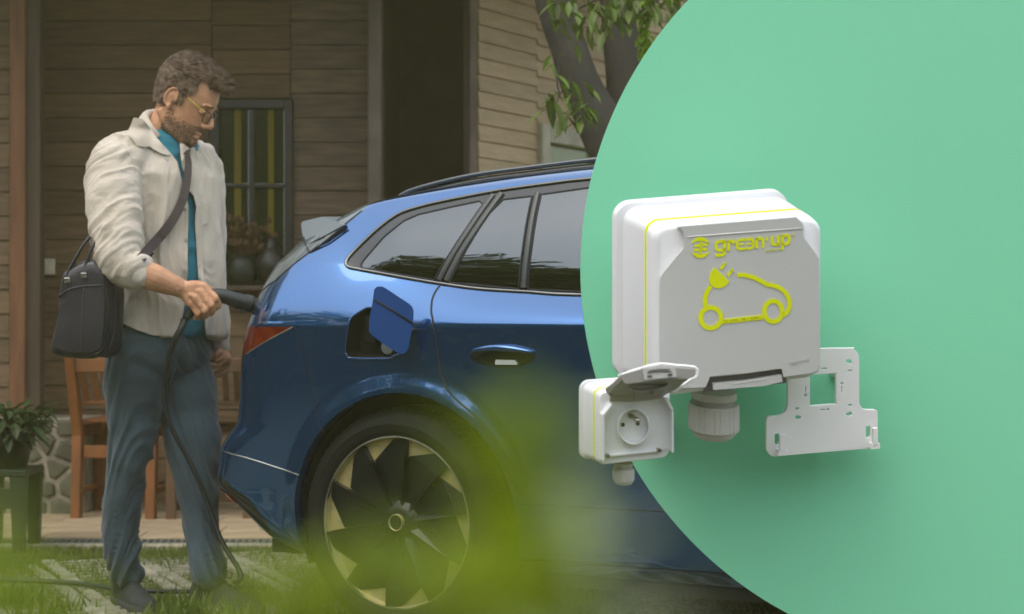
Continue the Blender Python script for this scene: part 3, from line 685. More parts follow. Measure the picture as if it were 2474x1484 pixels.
# on the side take the height field (includes the arch flare); on the wrap only for moved points
Yg = np.where(use & (~wrap | lock), Yn, Yg)
r_ = np.hypot(Xg-2.555, Zg-.355); fl = np.clip(1-(r_-.40)/.075, 0, 1); Yg = Yg+.016*(fl*fl*(3-2*fl))*(np.arange(nu)[None, :] > 200)
Pg = np.stack([Xg, -Yg, Zg], -1)
ins = {k: inside(polys[k], Xg, Zg) for k in polys}
# whole-surface normals
du = np.gradient(Pg, axis=1); dv = np.gradient(Pg, axis=0); Ng = np.cross(du, dv); Ng /= np.linalg.norm(Ng, axis=-1, keepdims=True)+1e-12
cr = Xg[:, :]; Ng[np.isnan(Ng)] = 0
ci, cj = np.meshgrid(np.arange(nv-1), np.arange(nu-1), indexing='ij')
def idq(di, dj): return ((ci+di)*nu+(cj+dj)).ravel()
T1 = np.stack([idq(0, 0), idq(0, 1), idq(1, 1)], 1); T2 = np.stack([idq(0, 0), idq(1, 1), idq(1, 0)], 1)
TR = np.stack([T1, T2], 1).reshape(-1, 3)
XZ = np.stack([Xg.ravel(), Zg.ravel()], 1); cen = XZ[TR].mean(1)
cls = {}
for k in polys: cls[k] = inside(polys[k], cen[:, 0], cen[:, 1])
vcol = TR[:, 0] % nu; vrow = TR[:, 0]//nu; vv = vg[vrow]
lab = np.full(len(TR), 'rear_quarter', dtype=object)
notq = ~cls['rq'] & (vv < .945)
lab[notq & (vv < .9)] = 'rear_door'; lab[notq & (cen[:, 0] > 1.055) & (vv < .9)] = 'front_door'; lab[notq & (cen[:, 0] > 2.02) & (vv < .9)] = 'front_wing'
lab[(vv < .10) & (cen[:, 0] > .43)] = 'sill'
lab[(cen[:, 1] < .53) & (cen[:, 0] < -.3) & cls['rq']] = 'rear_bumper'
lab[(vv >= .9)] = 'roof'; lab[(vv >= .6) & (cen[:, 0] > 1.7) & ~cls['dlo']] = 'bonnet'
lab[cls['diff']] = 'diffuser'; lab[cls['fin'] & (cen[:, 0] < -.15)] = 'rear_fin'; lab[cls['tail']] = 'tail_light'; lab[cls['wedge']] = 'tailgate_edge'
lab[cls['dlo']] = 'window_surround'
lab[cls['arch'] | cls['archf'] | cls['fuel']] = ''
def sub_mesh(name, sel, m, mirror=True, off=0):
    F_ = TR[sel]; 
    if not len(F_): return None
    ids, inv = np.unique(F_, return_inverse=True); V = (Pg.reshape(-1, 3)[ids]+Ng.reshape(-1, 3)[ids]*off); N_ = Ng.reshape(-1, 3)[ids]; Fc = inv.reshape(-1, 3)
    if mirror == 'split':
        o = sub_mesh(name, sel, m, False, off)
        o2 = mesh_obj(name, V*[1, -1, 1], Fc[:, ::-1], m, CAR, smooth=True)
        if len(o2.data.vertices) == len(N_): o2.data.normals_split_custom_set_from_vertices((N_*[1, -1, 1]).tolist())
        return o
    if mirror:
        n0 = len(V); V = np.concatenate([V, V*[1, -1, 1]]); N_ = np.concatenate([N_, N_*[1, -1, 1]]); Fc = np.concatenate([Fc, Fc[:, ::-1]+n0])
    o = mesh_obj(name, V, Fc, m, CAR, smooth=True)
    if len(o.data.vertices) == len(N_): o.data.normals_split_custom_set_from_vertices(N_.tolist())
    return o
# orientation of the normals: outwards (negative y on this side)
if Ng[nv//3, 56+100, 1] > 0: Ng = -Ng; TR = TR[:, ::-1]
cmat = {'window_surround': 'gloss_black', 'diffuser': 'gloss_black', 'rear_fin': 'fin_grey', 'tail_light': 'tail_red', 'tailgate_edge': 'car_blue'}
for name in sorted(set(lab)-{''}):
    sub_mesh(name, lab == name, M[cmat.get(name, 'car_blue')], mirror=True if name in ('roof', 'bonnet', 'rear_bumper', 'diffuser') else 'split')
_tx = np.linspace(-.78, 3.2, 1300); _tz = np.linspace(.2, 1.45, 500)
_TX, _TZ = np.meshgrid(_tx, _tz, indexing='ij'); _TY = Yof(_TX, _TZ)
def ysc(x, z):
    a = min(max((x-_tx[0])/(_tx[1]-_tx[0]), 0), 1298.99); b = min(max((z-_tz[0])/(_tz[1]-_tz[0]), 0), 498.99); i, j = int(a), int(b); a -= i; b -= j
    return float((_TY[i, j]*(1-a)+_TY[i+1, j]*a)*(1-b)+(_TY[i, j+1]*(1-a)+_TY[i+1, j+1]*a)*b)
def onsurf(x, z, off=0):
    e = .004; y = ysc(x, z); yx = ysc(x+e, z); yz = ysc(x, z+e)
    n = Vector((-(yx-y)/e, 1, -(yz-y)/e)).normalized(); p = Vector((x, y, z))+n*off
    return Vector((p.x, -p.y, p.z)), Vector((n.x, -n.y, n.z))
def strip(name, pts, wd, m, off=.0012, th=.0, parent=CAR, closed=False, mirror=False):
    V = []; Fc = []; n = len(pts); Q = [onsurf(x, z, off) for x, z in pts]
    for i in range(n):
        a = Q[i-1][0] if (closed or i) else Q[0][0]; b = Q[(i+1) % n][0] if (closed or i < n-1) else Q[-1][0]
        t = (b-a).normalized(); s_ = Q[i][1].cross(t).normalized()
        prof = [(-wd/2, -.003), (-wd/2, th*.6), (-wd/4, th), (wd/4, th), (wd/2, th*.6), (wd/2, -.003)] if th else [(-wd/2, 0), (wd/2, 0)]
        for (u, h) in prof: V.append(Q[i][0]+s_*u+Q[i][1]*h)
    k = len(prof)
    for i in range(n if closed else n-1):
        j = (i+1) % n
        for q in range(k-1): Fc.append((i*k+q, j*k+q, j*k+q+1, i*k+q+1))
    return mesh_obj(name, V, Fc, m, parent, smooth=True)
g_pts = [p for p in GAPR if p[0] < .428]
strip('shut_line', g_pts, .006, M['gap']); strip('shut_line', GAPF, .006, M['gap']); strip('shut_line', TG, .0035, M['gap'])
strip('bumper_crease', BL, .004, M['alloy_lip'], th=.0015)
strip('fin_edge', dens([p for p in FIN[2:9]], closed=False, step=.02), .006, M['gap'])
strip('sill_line', SILL, .004, M['gap']); strip('sill_line', SILL2, .004, M['gap'])
strip('tail_light_rim', dens([(-.575, .868), (-.367, .957)], closed=False), .003, M['alloy_lip'], th=.002)
strip('window_trim', DLO, .010, M['chrome_dark'], off=.002, th=.004, closed=True)
dl2 = [(x+(.35-x)*.010*0, z) for x, z in DLO]
for g, m in ((QG, 'car_glass'), (RG, 'car_glass'), (RG2, 'car_glass'), (FG, 'car_glass')):
    # pane: triangulated grid clipped to the outline
    xs = [p[0] for p in g]; zs = [p[1] for p in g]; cx_, cz_ = sum(xs)/len(xs), sum(zs)/len(zs); V = []; Fc = []; K = 8; n = len(g)
    for k in range(K+1):
        f_ = 1-k/K
        for x, z in g: V.append(onsurf(cx_+(x-cx_)*f_, cz_+(z-cz_)*f_, .0022)[0])
    for k in range(K):
        for i in range(n): j = (i+1) % n; Fc.append((k*n+i, k*n+j, (k+1)*n+j, (k+1)*n+i))
    o = mesh_obj('window_glass', V, Fc, M['car_glass'], CAR, smooth=True)
    strip('glass_seal', g, .006, M['gap'], off=.0024, th=.002, closed=True)
# window pillars, grey satin, each side of the shut line
strip('window_pillar', dens([(.128, 1.100), (.165, 1.174), (.207, 1.256), (.258, 1.362)], closed=False), .018, M['fin_dark'], off=.002, th=.005)
strip('window_pillar', dens([(.155, 1.098), (.19, 1.174), (.232, 1.256), (.287, 1.366)], closed=False), .020, M['fin_dark'], off=.002, th=.006)
strip('window_pillar', dens([(.4225, 1.074), (.4225, 1.2), (.415, 1.362)], closed=False), .018, M['fin_dark'], off=.002, th=.005)
# roof rail
rl = crom([(-.19, -.62, 1.378), (-.12, -.612, 1.405), (.08, -.605, 1.440), (.30, -.60, 1.458), (.55, -.60, 1.473), (1.0, -.60, 1.487), (1.5, -.60, 1.465), (1.75, -.60, 1.41)], 5)
MB().tube(rl, [.006]+[.011]*(len(rl)-2)+[.006], 10, flat=.7).build('roof_rail', M['chrome_dark'], CAR, smooth=True)
MB().tube([(x, y+.003, z-.024) for x, y, z in rl], .014, 8).build('rail_foot', M['gloss_black'], CAR, smooth=True)
MB().tube([(x, -y, z) for x, y, z in rl], .011, 10).build('roof_rail', M['chrome_dark'], CAR, smooth=True)
# rear spoiler
def cpt(px, py, Y):                                     # point on the plane Y of the car seen at (px, py)
    r = (px-CX)/F; b = Vector((CARO.x+Y*co.x, CARO.y+Y*co.y)); X_ = (r*b.y-b.x)/(cf.x-r*cf.y); D = b.y+X_*cf.y
    return Vector((X_, -Y, EYE+(CY-py)*D/F))
psi = math.radians(29.5); cf = Vector((math.cos(psi), -math.sin(psi))); co = Vector((-math.sin(psi), -math.cos(psi)))
CARO = Vector(((955-CX)*5.5/F, 5.5))-.92*co
sp = [(732, 574), (729, 560), (727, 541), (732, 535), (777, 524), (833, 544), (790, 579), (747, 611)]
A_ = [cpt(*p, y_) for p, y_ in zip(sp, (.77, .75, .74, .74, .762, .798, .826, .842))]
mb = MB(); B_ = [Vector((p.x+.0, -.60, p.z+.01)) for p in A_]; rows = [A_, [Vector((a.x-.01, -.30, a.z+.025)) for a in A_], [Vector((a.x-.02, 0, a.z+.03)) for a in A_]]
rows += [[Vector((p.x, -p.y, p.z)) for p in r] for r in rows[1::-1]]
mb.loft(rows); mb.build('spoiler', M['spoiler_grey'], CAR, angle=30)
MB().tube([cpt(744, 590, .815), cpt(785, 571, .815), cpt(828, 547, .803)], [.001, .003, .003], 5).build('spoiler_groove', M['gap'], CAR)
MB().tube([cpt(732, 574, .774), cpt(747, 611, .846)], .004, 5).build('spoiler_gap', M['gap'], CAR)
MB().tube([cpt(x, y, (.846, .830, .802)[i]) for i, (x, y) in enumerate([(749, 612), (790, 580), (833, 545)])], .0035, 5).build('spoiler_gap', M['gap'], CAR)
# charging port recess
V = []; Fc = []; n = len(FUEL)
for d, s_ in ((-.0005, 1), (.02, .97), (.045, .90), (.055, .86)):
    for x, z in FUEL:
        p = onsurf(-.05+(x+.05)*s_, .935+(z-.935)*s_, -d)[0]; V.append(p)
for k in range(3):
    for i in range(n): j = (i+1) % n; Fc.append((k*n+i, (k+1)*n+i, (k+1)*n+j, k*n+j))
Fc.append(tuple(range(3*n, 4*n)))
port = mesh_obj('charging_port', V, Fc, M['rubber'], CAR, smooth=False)
strip('port_seal', FUEL, .006, M['car_blue'], off=.001, th=.003, closed=True)
c, nn = onsurf(-.02, .895, -.03)
MB().tube([c-nn*.02, c+nn*.018], .030, 20).build('socket', M['gloss_black'], port, smooth=False)
MB().tube([c+nn*.016, c+nn*.0205], .022, 20).build('socket_face', M['fin_grey'], port)
c2_, _n = onsurf(-.09, .95, -.03); MB().cbox((-.02, -.012, -.045), (.02, .012, .045), .004, Matrix.Translation(c2_)).build('port_cover', M['gloss_black'], port)
# open flap, hinged at its front edge and standing off the body
fl_px = [(921, 692), (911, 693), (904, 699), (899, 735), (892, 772), (891, 800), (898, 810), (930, 834), (960, 852), (972, 856), (981, 851), (987, 838), (993, 806), (998, 776), (999, 752), (996, 742), (988, 734), (950, 709), (930, 696)]
def flp(px, py, d=0):
    t = (px-890)/110; return cpt(px, py, 1.085-.10*t+d)
mb = MB(); a = [flp(*p) for p in fl_px]; b = [flp(*p, -.012) for p in fl_px]; n = len(a)
mb.loft([[p for p in b], [p for p in a], [p+(flp(945, 775, .0015)-p)*.03 for p in a]], caps=False); mb.add([p+(flp(945, 775, .0015)-p)*.03 for p in a], [tuple(range(n))]); mb.add(b, [tuple(range(n))[::-1]])
M['flap_blue'] = mat('flap_blue', (.004, .055, .24), .45, .3, coat=.3, coat_r=.3)
flap = mb.build('charging_flap', M['flap_blue'], CAR, angle=30)
MB().tube([flp(903, 724, .0005), flp(950, 752, .0005), flp(996, 782, .0005)], .0035, 6).build('flap_crease', M['gap'], flap, smooth=True)
h0 = cpt(990, 800, .99); MB().tube([h0+Vector((0, 0, 0)), h0+Vector((-.02, .03, 0)), onsurf(.045, .93, -.02)[0]], .012, 8).build('flap_hinge', M['gloss_black'], flap, smooth=True)
# door handle
HC = (.393, .875)
V = []; Fc = []; n = 36; rings = ((1, .0008), (.9, -.006), (.7, -.014), (.4, -.018))
for s_, d in rings:
    for k in range(n):
        a = 2*PI*k/n; V.append(onsurf(HC[0]+.107*s_*math.cos(a), HC[1]-.004+(.030 if math.sin(a) < 0 else .022)*s_*math.sin(a), .0015)[0]+Vector((0, -.001-(d if d > 0 else 0), 0)))
for k in range(len(rings)-1):
    for i in range(n): j = (i+1) % n; Fc.append((k*n+i, k*n+j, (k+1)*n+j, (k+1)*n+i))
Fc.append(tuple(range((len(rings)-1)*n, len(rings)*n)))
hnd = mesh_obj('door_handle', V, Fc, M['gloss_black'], CAR, smooth=True)
gp = [onsurf(.287+.212*t, .886+.012*math.sin(PI*t)-.002*t, .008+.016*math.sin(PI*t))[0] for t in np.linspace(0, 1, 14)]
MB().tube(gp, [.004+.006*math.sin(PI*i/13) for i in range(14)], 10).build('grip', M['car_blue'], hnd, smooth=True)
kp = [onsurf(x, z, .006)[0] for x, z in ((.375, .861), (.437, .861), (.447, .851), (.445, .847), (.372, .847), (.372, .853))]
MB().prism(kp, Vector((0, -.004, 0))).build('release_plate', M['exh'], hnd)
# reflectors and low trim on the bumper corner
mb = MB(); mb.prism([onsurf(x, z, .002)[0] for x, z in ((-.74, .425), (-.66, .405), (-.63, .385), (-.66, .384), (-.74, .40))], (0, -.004, 0)); mb.build('reflector', M['reflector'], CAR)
mb = MB(); mb.tube([onsurf(x, z, .003)[0] for x, z in ((-.74, .392), (-.69, .385), (-.64, .375))], .0018, 5); mb.build('reflector_trim', M['exh'], CAR)
MB().tube([onsurf(x, z, .004)[0] for x, z in ((-.662, .322), (-.645, .317), (-.60, .30), (-.585, .295))], [.004, .009, .009, .004], 8, flat=.8).build('lamp_trim', M['exh'], CAR, smooth=True)
# wheel arches, underbody
for cxw in (.035, 2.555):
    mb = MB(); n = 64
    def rg(r, Y): return [(cxw+r*math.cos(a), -Y(cxw+r*math.cos(a), .355+r*math.sin(a)) if callable(Y) else -Y, .355+r*math.sin(a)) for a in [PI*(-.12)+1.24*PI*k/(n-1) for k in range(n)]]
    yo = (lambda x, z: ysc(min(x, 1.5) if cxw < 1 else x-2.52, z)) 
    mb.loft([rg(.404, lambda x, z: yo(x, z)-.001), rg(.400, lambda x, z: yo(x, z)-.012), rg(.400, lambda x, z: yo(x, z)-.035)], caps=False, closed=False); mb.build('arch_lip', M['car_blue'], CAR, smooth=True)
    mb = MB(); mb.loft([rg(.403, .90), rg(.403, .45), rg(.05, .45)], caps=False, closed=False); mb.build('wheel_well', M['under'], CAR, smooth=True)
MB().box((-.56, -.80, .22), (-.38, .80, .45)).box((.46, -.84, .19), (2.1, .84, .30)).box((-.4, -.45, .22), (.5, .45, .6)).box((2.1, -.45, .2), (3.2, .45, .6)).build('underbody', M['under'], CAR)
# wheels
def wheel(cx, side):
    c = Vector((cx, -.92*side, .357)); sg = side
    t = empty('wheel', (cx, -.92*side, .357)); t.parent = CAR
    def ring(r, y, n=120, fn=None): return [c+Vector((r*math.cos(a)*(fn(k) if fn else 1), y*sg, r*math.sin(a)*(fn(k) if fn else 1))) for k, a in enumerate([2*PI*q/n for q in range(n)])]
    lug = lambda k: 1.0 if k % 2 else .985
    lug2 = lambda k: 1.0 if (k//1) % 2 else .975
    n = 144
    prof = [(.262, .03, None), (.2655, .006, None), (.272, -.004, None), (.285, -.012, None), (.300, -.012, None), (.303, -.0135, None), (.306, -.012, None), (.322, -.006, None), (.336, .006, None), (.344, .014, lug), (.351, .028, lug2), (.355, .045, lug2), (.355, .078, lug2), (.347, .080, None), (.347, .086, None), (.357, .088, None), (.357, .122, None), (.347, .124, None), (.347, .132, None), (.357, .134, None), (.357, .168, None), (.347, .17, None), (.347, .178, None), (.355, .18, lug2), (.35, .225, lug2), (.33, .25, None), (.262, .24, None)]
    MB().loft([ring(r, y, n, f_) for r, y, f_ in prof], caps=False).build('tyre', M['rubber'], t, smooth=True, angle=40)
    MB().loft([ring(.2665, -.002), ring(.2665, .010), ring(.2615, .012), ring(.2615, -.003), ring(.2665, -.002)], caps=False).build('rim_lip', M['alloy_lip'], t, angle=30)
    MB().loft([ring(.262, .008), ring(.255, .02), ring(.20, .022), ring(.19, .06)], caps=False).build('rim_face', M['alloy'], t, angle=30)
    MB().loft([ring(.262, .02), ring(.25, .18), ring(.02, .18)], caps=False).build('rim_barrel', M['under'], t, smooth=True)
    Rr = .2612
    def pt(r, ang, y): a = math.radians(ang); return c+Vector((r*math.sin(a), y*sg, r*math.cos(a)))
    for k in range(10):
        th = 8.5+36*k
        pN0, pN1 = (.79*Rr, th+1-36), (.79*Rr, th+1)
        hub0, hub1 = pt(.047, th-36+4, .030), pt(.047, th+4, .030)
        a = [hub0, pt(*pN0, .022), pt(Rr, th-11, .014), pt(Rr, th, .002), pt(*pN1, -.002), hub1+Vector((0, -.012*sg, 0))]
        mid = pt(.80*Rr, th-12, .008)
        hubm = pt(.06, th-14, .030)
        mb = MB(); mb.add([a[0], a[1], a[2], a[3], a[4], a[5], mid, hubm], [(0, 1, 6, 7), (1, 2, 6), (2, 3, 6), (3, 4, 6), (7, 6, 4, 5)])
        w1 = pt(*pN1, .022); mb.add([a[4], a[5], hub1+Vector((0, .01*sg, 0)), w1], [(0, 1, 2, 3)]); mb.add([a[3], a[4], w1, pt(Rr, th, .02)], [(0, 1, 2, 3)])
        mb.build('spoke', M['spoke_black'], t)
    MB().loft([ring(.075, .034, 40), ring(.05, .018, 40), ring(.036, .012, 40)], caps=True).build('hub', M['spoke_black'], t, angle=30)
    MB().loft([ring(.026, .012, 40), ring(.026, .002, 40), ring(.0245, -.001, 40), ring(.0225, .0, 40), ring(.0225, .005, 40)], caps=False).build('hub_ring', M['alloy'], t, angle=30)
    MB().loft([ring(.0226, .004, 40), ring(.002, .003, 40)]).build('hub_cap', M['spoke_black'], t, angle=30)
for cx_w in (0, 2.52): wheel(cx_w, 1); wheel(cx_w, -1)
# mirror of the far door line
mp = onsurf(1.93, 1.07, 0)[0]
MB().ell(mp+Vector((0, -.12, .06)), (.08, .11, .06)).build('mirror', M['car_blue'], CAR, smooth=True)
MB().tube([mp, mp+Vector((0, -.08, .04))], .02, 8).build('mirror_arm', M['gloss_black'], CAR, smooth=True)
CAR.location = (CARO.x, CARO.y, 0); CAR.rotation_euler = (0, 0, -psi)
# ============================================================ round display board with the three fittings
BD = 4.2
def board():
    cx, cy, R = 2345., 650., 942.7
    pts = []
    a0 = math.acos((2500-cx)/R)
    for i in range(141):
        a = a0+(2*PI-2*a0)*i/140
        pts.append(at(cx+R*math.cos(a), cy-R*math.sin(a), BD))
    root = empty('display_board', (at(2000, 0, BD)[0], BD, 0), 'big mint green round-edged display board standing beside the blue car', 'display board')
    MB().prism(pts, (0, .025, 0)).build('panel', M['mint'], root)
    x1 = at(2500, 0, BD)[0]; xl = at(2120, 0, BD)[0]
    for x in (xl, x1-.12):
        MB().cbox((x, BD+.027, 0), (x+.05, BD+.075, 1.2), .004).build('post', M['grey_gland'], root)
        MB().cbox((x-.02, BD-.12, 0), (x+.07, BD+.11, .02), .004).build('foot', M['grey_gland'], root)
    return root
board()
class Frame:                                            # oblique frame of a fitting: X right, Z up, N out of its face
    def __init__(s, px, py, D, tx=.299, ty=-.20):
        s.O = at(px, py, D); rx = (px-CX)/F; ry = (CY-py)/F
        nt_ = .95
        n = Vector((tx-rx*nt_, -nt_, ty-ry*nt_)); n.normalize()   # world: -y is towards the viewer
        # Z has no sideways component as seen
        z = Vector((0, 0, 1)); z = z-z.dot(n)*n; z.normalize()
        s.N = n; s.Z = z; s.X = z.cross(n); s.X = -s.X if s.X.x < 0 else s.X
    def __call__(s, px, py, d=0):
        r = Vector(((px-CX)/F, 1, (CY-py)/F)); c = Vector((0, 0, EYE))
        t = (s.O+s.N*d-c).dot(s.N)/r.dot(s.N)
        return c+r*t
def rrect(fr, q, d, r, k=6):                            # rounded quad TL,TR,BR,BL (frame units) at depth d
    P = [Vector(p) for p in q]; out = []
    for i in range(4):
        p = P[i]; a = (P[i-1]-p).normalized(); b = (P[(i+1) % 4]-p).normalized()
        for j in range(k+1):
            t = j/k*PI/2
            v = p+a*r*(1-math.sin(t))+b*r*(1-math.cos(t)); out.append(fr(v.x, v.y, d))
    return out
def strokes(fr, d, cvt, lines, mb, th=.0012):
    for pts, wd, closed in lines:
        P = [Vector(cvt(*p)) for p in pts]; n = len(P); L_ = []; R_ = []
        sc = (Vector(cvt(100, 0))-Vector(cvt(0, 0))).length/100
        for i in range(n):
            if closed: t = P[(i+1) % n]-P[i-1]
            else: t = P[min(i+1, n-1)]-P[max(i-1, 0)]
            t.normalize(); nn = Vector((-t.y, t.x))
            if 0 < i < n-1 or closed:
                e = (P[i]-P[i-1]).normalized(); c = max(.6, abs(e.dot(t)))
            else: c = 1
            L_.append(P[i]+nn*wd*sc/2/c); R_.append(P[i]-nn*wd*sc/2/c)
        m = n if closed else n-1
        V = [fr(p.x, p.y, d) for p in L_]+[fr(p.x, p.y, d) for p in R_]+[fr(p.x, p.y, d-th) for p in L_]+[fr(p.x, p.y, d-th) for p in R_]
        Fc = []
        for i in range(m):
            j = (i+1) % n
            Fc += [(i, j, n+j, n+i), (2*n+i, 2*n+j, j, i), (n+i, n+j, 3*n+j, 3*n+i)]
        mb.add(V, Fc)
def circle(cx, cy, rx, ry=None, n=40): ry = ry or rx; return [(cx+rx*math.cos(2*PI*i/n), cy+ry*math.sin(2*PI*i/n)) for i in range(n)]
def arcpts(pts, k=6): return [tuple(p)[:2] for p in crom([(x, y, 0) for x, y in pts], k)]
def text(fr, s, p0, p1, hgt, d, m, parent, name='lettering', shear=0):
    cu = bpy.data.curves.new(name, 'FONT'); cu.body = s; cu.size = 1; cu.extrude = .01
    o = bpy.data.objects.new(name, cu); scene.collection.objects.link(o)
    dg = bpy.context.evaluated_depsgraph_get(); dg.update(); me = bpy.data.meshes.new_from_object(o.evaluated_get(dg))
    bpy.data.objects.remove(o); co = [v.co.copy() for v in me.vertices]; wd = max(c.x for c in co); x0 = min(c.x for c in co)
    hh = .72
    a = Vector(p0); b = Vector(p1); up = Vector((0, -1))*hgt
    V = []
    for c in co:
        q = a+(b-a)*((c.x-x0)/(wd-x0))+up*(c.y/hh)
        V.append(fr(q.x, q.y, d+(c.z-.01)*.04))
    Fc = [tuple(p.vertices) for p in me.polygons]
    return mesh_obj(name, V, Fc, m, parent)
def gland(fr, parent, cx, y0, y1, y2, y3, y4, w0, w1, wn, wd, d):
    # collar y0-y1 (w0), threads y1-y2 (w1), ribbed nut y2-y3 (wn), dome to y4
    def ring(w_, y, n=32, fn=None):
        out = []; c = fr(cx, y, d); s = (fr(cx+1, y, d)-c).length
        for k in range(n):
            a = 2*PI*k/n; r = w_*s*(fn(a) if fn else 1); out.append(c+fr.X*math.cos(a)*r+fr.N*math.sin(a)*r)
        return out
    MB().loft([ring(w0, y0), ring(w0, y1-1), ring(w0*.9, y1)]).build('gland_collar', M['grey_gland'], parent, angle=35)
    rs = []; nth = 5
    for i in range(nth*2+1): rs.append(ring(w1*(1 if i % 2 else .94), y1+(y2+4-y1)*i/(nth*2)))
    MB().loft(rs).build('gland_thread', M['grey_gland'], parent, angle=35)
    def rib(a):
        t = (a/(2*PI)*10) % 1
        return 1.0 if t < .55 else (.965 if t < .64 or t > .92 else .985)
    n = 200
    MB().loft([ring(wn*.93, y2, n), ring(wn, y2+4, n, rib), ring(wn, y3-3, n, rib), ring(wn*.95, y3, n), ring(wd, y3+1, n), ring(wd*.97, y3+(y4-y3)*.35, n), ring(wd*.82, y3+(y4-y3)*.75, n), ring(wd*.5, y4, n), ring(.5, y4+1, n)]).build('gland_nut', M['grey_gland'], parent, angle=28)
# ---------------------------------------------------- large closed charging socket
def big_box():
    fr = Frame(1780, 720, 3.84)
    root = empty('charging_socket_box', tuple(fr(1780, 720, -.27)), 'large white charging socket with closed grey lid mounted on the mint board', 'socket')
    rr = lambda q, d, r: rrect(fr, q, d, r)
    MB().loft([rr([(1482, 489), (1890, 456), (1890, 862), (1482, 908)], -.262, 36), rr([(1478, 486), (1896, 453), (1896, 868), (1478, 912)], -.25, 40), rr([(1483, 490), (1901, 457), (1901, 872), (1483, 916)], -.236, 40), rr([(1488, 494), (1903, 460), (1903, 873), (1488, 918)], -.232, 38)]).build('wall_flange', M['white_plastic'], root, angle=40)
    MB().loft([rr([(1503, 502), (1905, 474), (1905, 872), (1503, 918)], -.235, 36), rr([(1530, 516), (1925, 486), (1925, 880), (1530, 926)], -.15, 34), rr([(1556, 531), (1946, 501), (1946, 888), (1556, 936)], -.065, 32)]).build('housing', M['white_plastic'], root, angle=40)
    MB().loft([rr([(1556, 531), (1946, 501), (1946, 888), (1556, 936)], -.068, 32), rr([(1559, 533), (1951, 503), (1951, 889), (1559, 937)], -.054, 32)]).build('seal_strip', M['lime'], root, angle=40)
    MB().loft([rr([(1561, 535), (1953, 505), (1953, 890), (1561, 938)], -.054, 32), rr([(1567, 539), (1969, 514), (1971, 902), (1567, 948)], -.035, 34), rr([(1574, 545), (1981, 524), (1980, 908), (1578, 958)], -.014, 36), rr([(1583, 551), (1981, 530), (1979, 908), (1588, 958)], -.006, 34), rr([(1592, 558), (1974, 536), (1972, 902), (1597, 953)], -.003, 28)]).build('front_shell', M['white_plastic'], root, angle=50)
    z1 = lambda x, y: (1360.1+x/3, 412.1+y/3)
    lid = [(1635, 546), (1643, 551), (1650, 561), (1651, 575), (1650, 597), (1646, 603), (1600, 658), (1594, 668), (1592, 684), (1592, 780), (1593, 938), (1600, 943), (1702, 938), (1705, 934), (1714, 912), (1800, 904), (1880, 893), (1889, 893), (1893, 913), (1965, 903), (1976, 898), (1980, 886), (1981, 760), (1980, 627), (1976, 617), (1944, 574), (1942, 568), (1942, 548), (1938, 536), (1923, 523)]
    mb = MB(); top = [fr(x, y, .010) for x, y in lid]; cx = sum(p[0] for p in lid)/len(lid); cy = sum(p[1] for p in lid)/len(lid)
    ins = [fr(x+(cx-x)*.012, y+(cy-y)*.012, .016) for x, y in lid]; low = [fr(x, y, -.006) for x, y in lid]
    mb.loft([low, top, ins], caps=False); mb.add(ins, [tuple(range(len(ins)))])
    mb.build('lid', M['grey_plastic'], root, angle=20)
    MB().prism([fr(*p, -.0015) for p in [(1697, 948), (1706, 908), (1714, 906), (1888, 888), (1897, 892), (1899, 925)]], fr.N*.0011).build('lid_recess', M['grey_dark'], root)
    hd = [(1719, 924), (1800, 917), (1885, 903), (1886, 920), (1840, 930), (1720, 940)]
    MB().prism([fr(*p, .002) for p in hd], fr.N*.010).build('finger_tab', M['grey_plastic'], root)
    MB().tube([fr(*p, .012) for p in arcpts([(1770, 928), (1810, 922), (1850, 916)])], .0012, 6).build('tab_mark', M['grey_gland'], root)
    MB().tube([fr(1660, 573, .0155), fr(1800, 562, .0155), fr(1936, 552, .0155)], .0022, 8).build('lid_crease', M['grey_plastic'], root, smooth=True)  # thin bead added as the highlight line along the lid's top bevel
    c3 = lambda x, y: (1607.4+x*.1944, 535.8+y*.1944); dd = .0175
    mb = MB()
    def polys(pl):
        for pts in pl: mb.prism([fr(*c3(*p), dd) for p in pts], -fr.N*.0012)
    def cap(c, r, y, sgn, inner):
        o = [(c[0]+r[0]*math.cos(a), c[1]-sgn*r[1]*math.sin(a)) for a in [math.asin(y/r[1])+(PI-2*math.asin(y/r[1]))*i/14 for i in range(15)]]
        x0 = o[-1][0]; x1 = o[0][0]; yy = o[0][1]
        i_ = [(x0+(x1-x0)*i/10, yy-sgn*inner*math.sin(PI*i/10)) for i in range(1, 10)]
        return o+i_
    polys([cap((436, 322), (120, 130), 48, 1, 34), cap((434, 324), (120, 130), 48, -1, 34)])
    bars = [([(358, 302), (424, 296)], 34, 0), ([(352, 354), (418, 350)], 34, 0), ([(452, 290), (520, 286)], 34, 0), ([(448, 346), (516, 340)], 34, 0), ([(433, 250), (424, 400)], 14, 0), ([(452, 244), (444, 396)], 14, 0)]
    strokes(fr, dd, c3, bars, mb); bm = mb.build('round_emblem', M['lime'], root)
    mb = MB(); W_ = 37
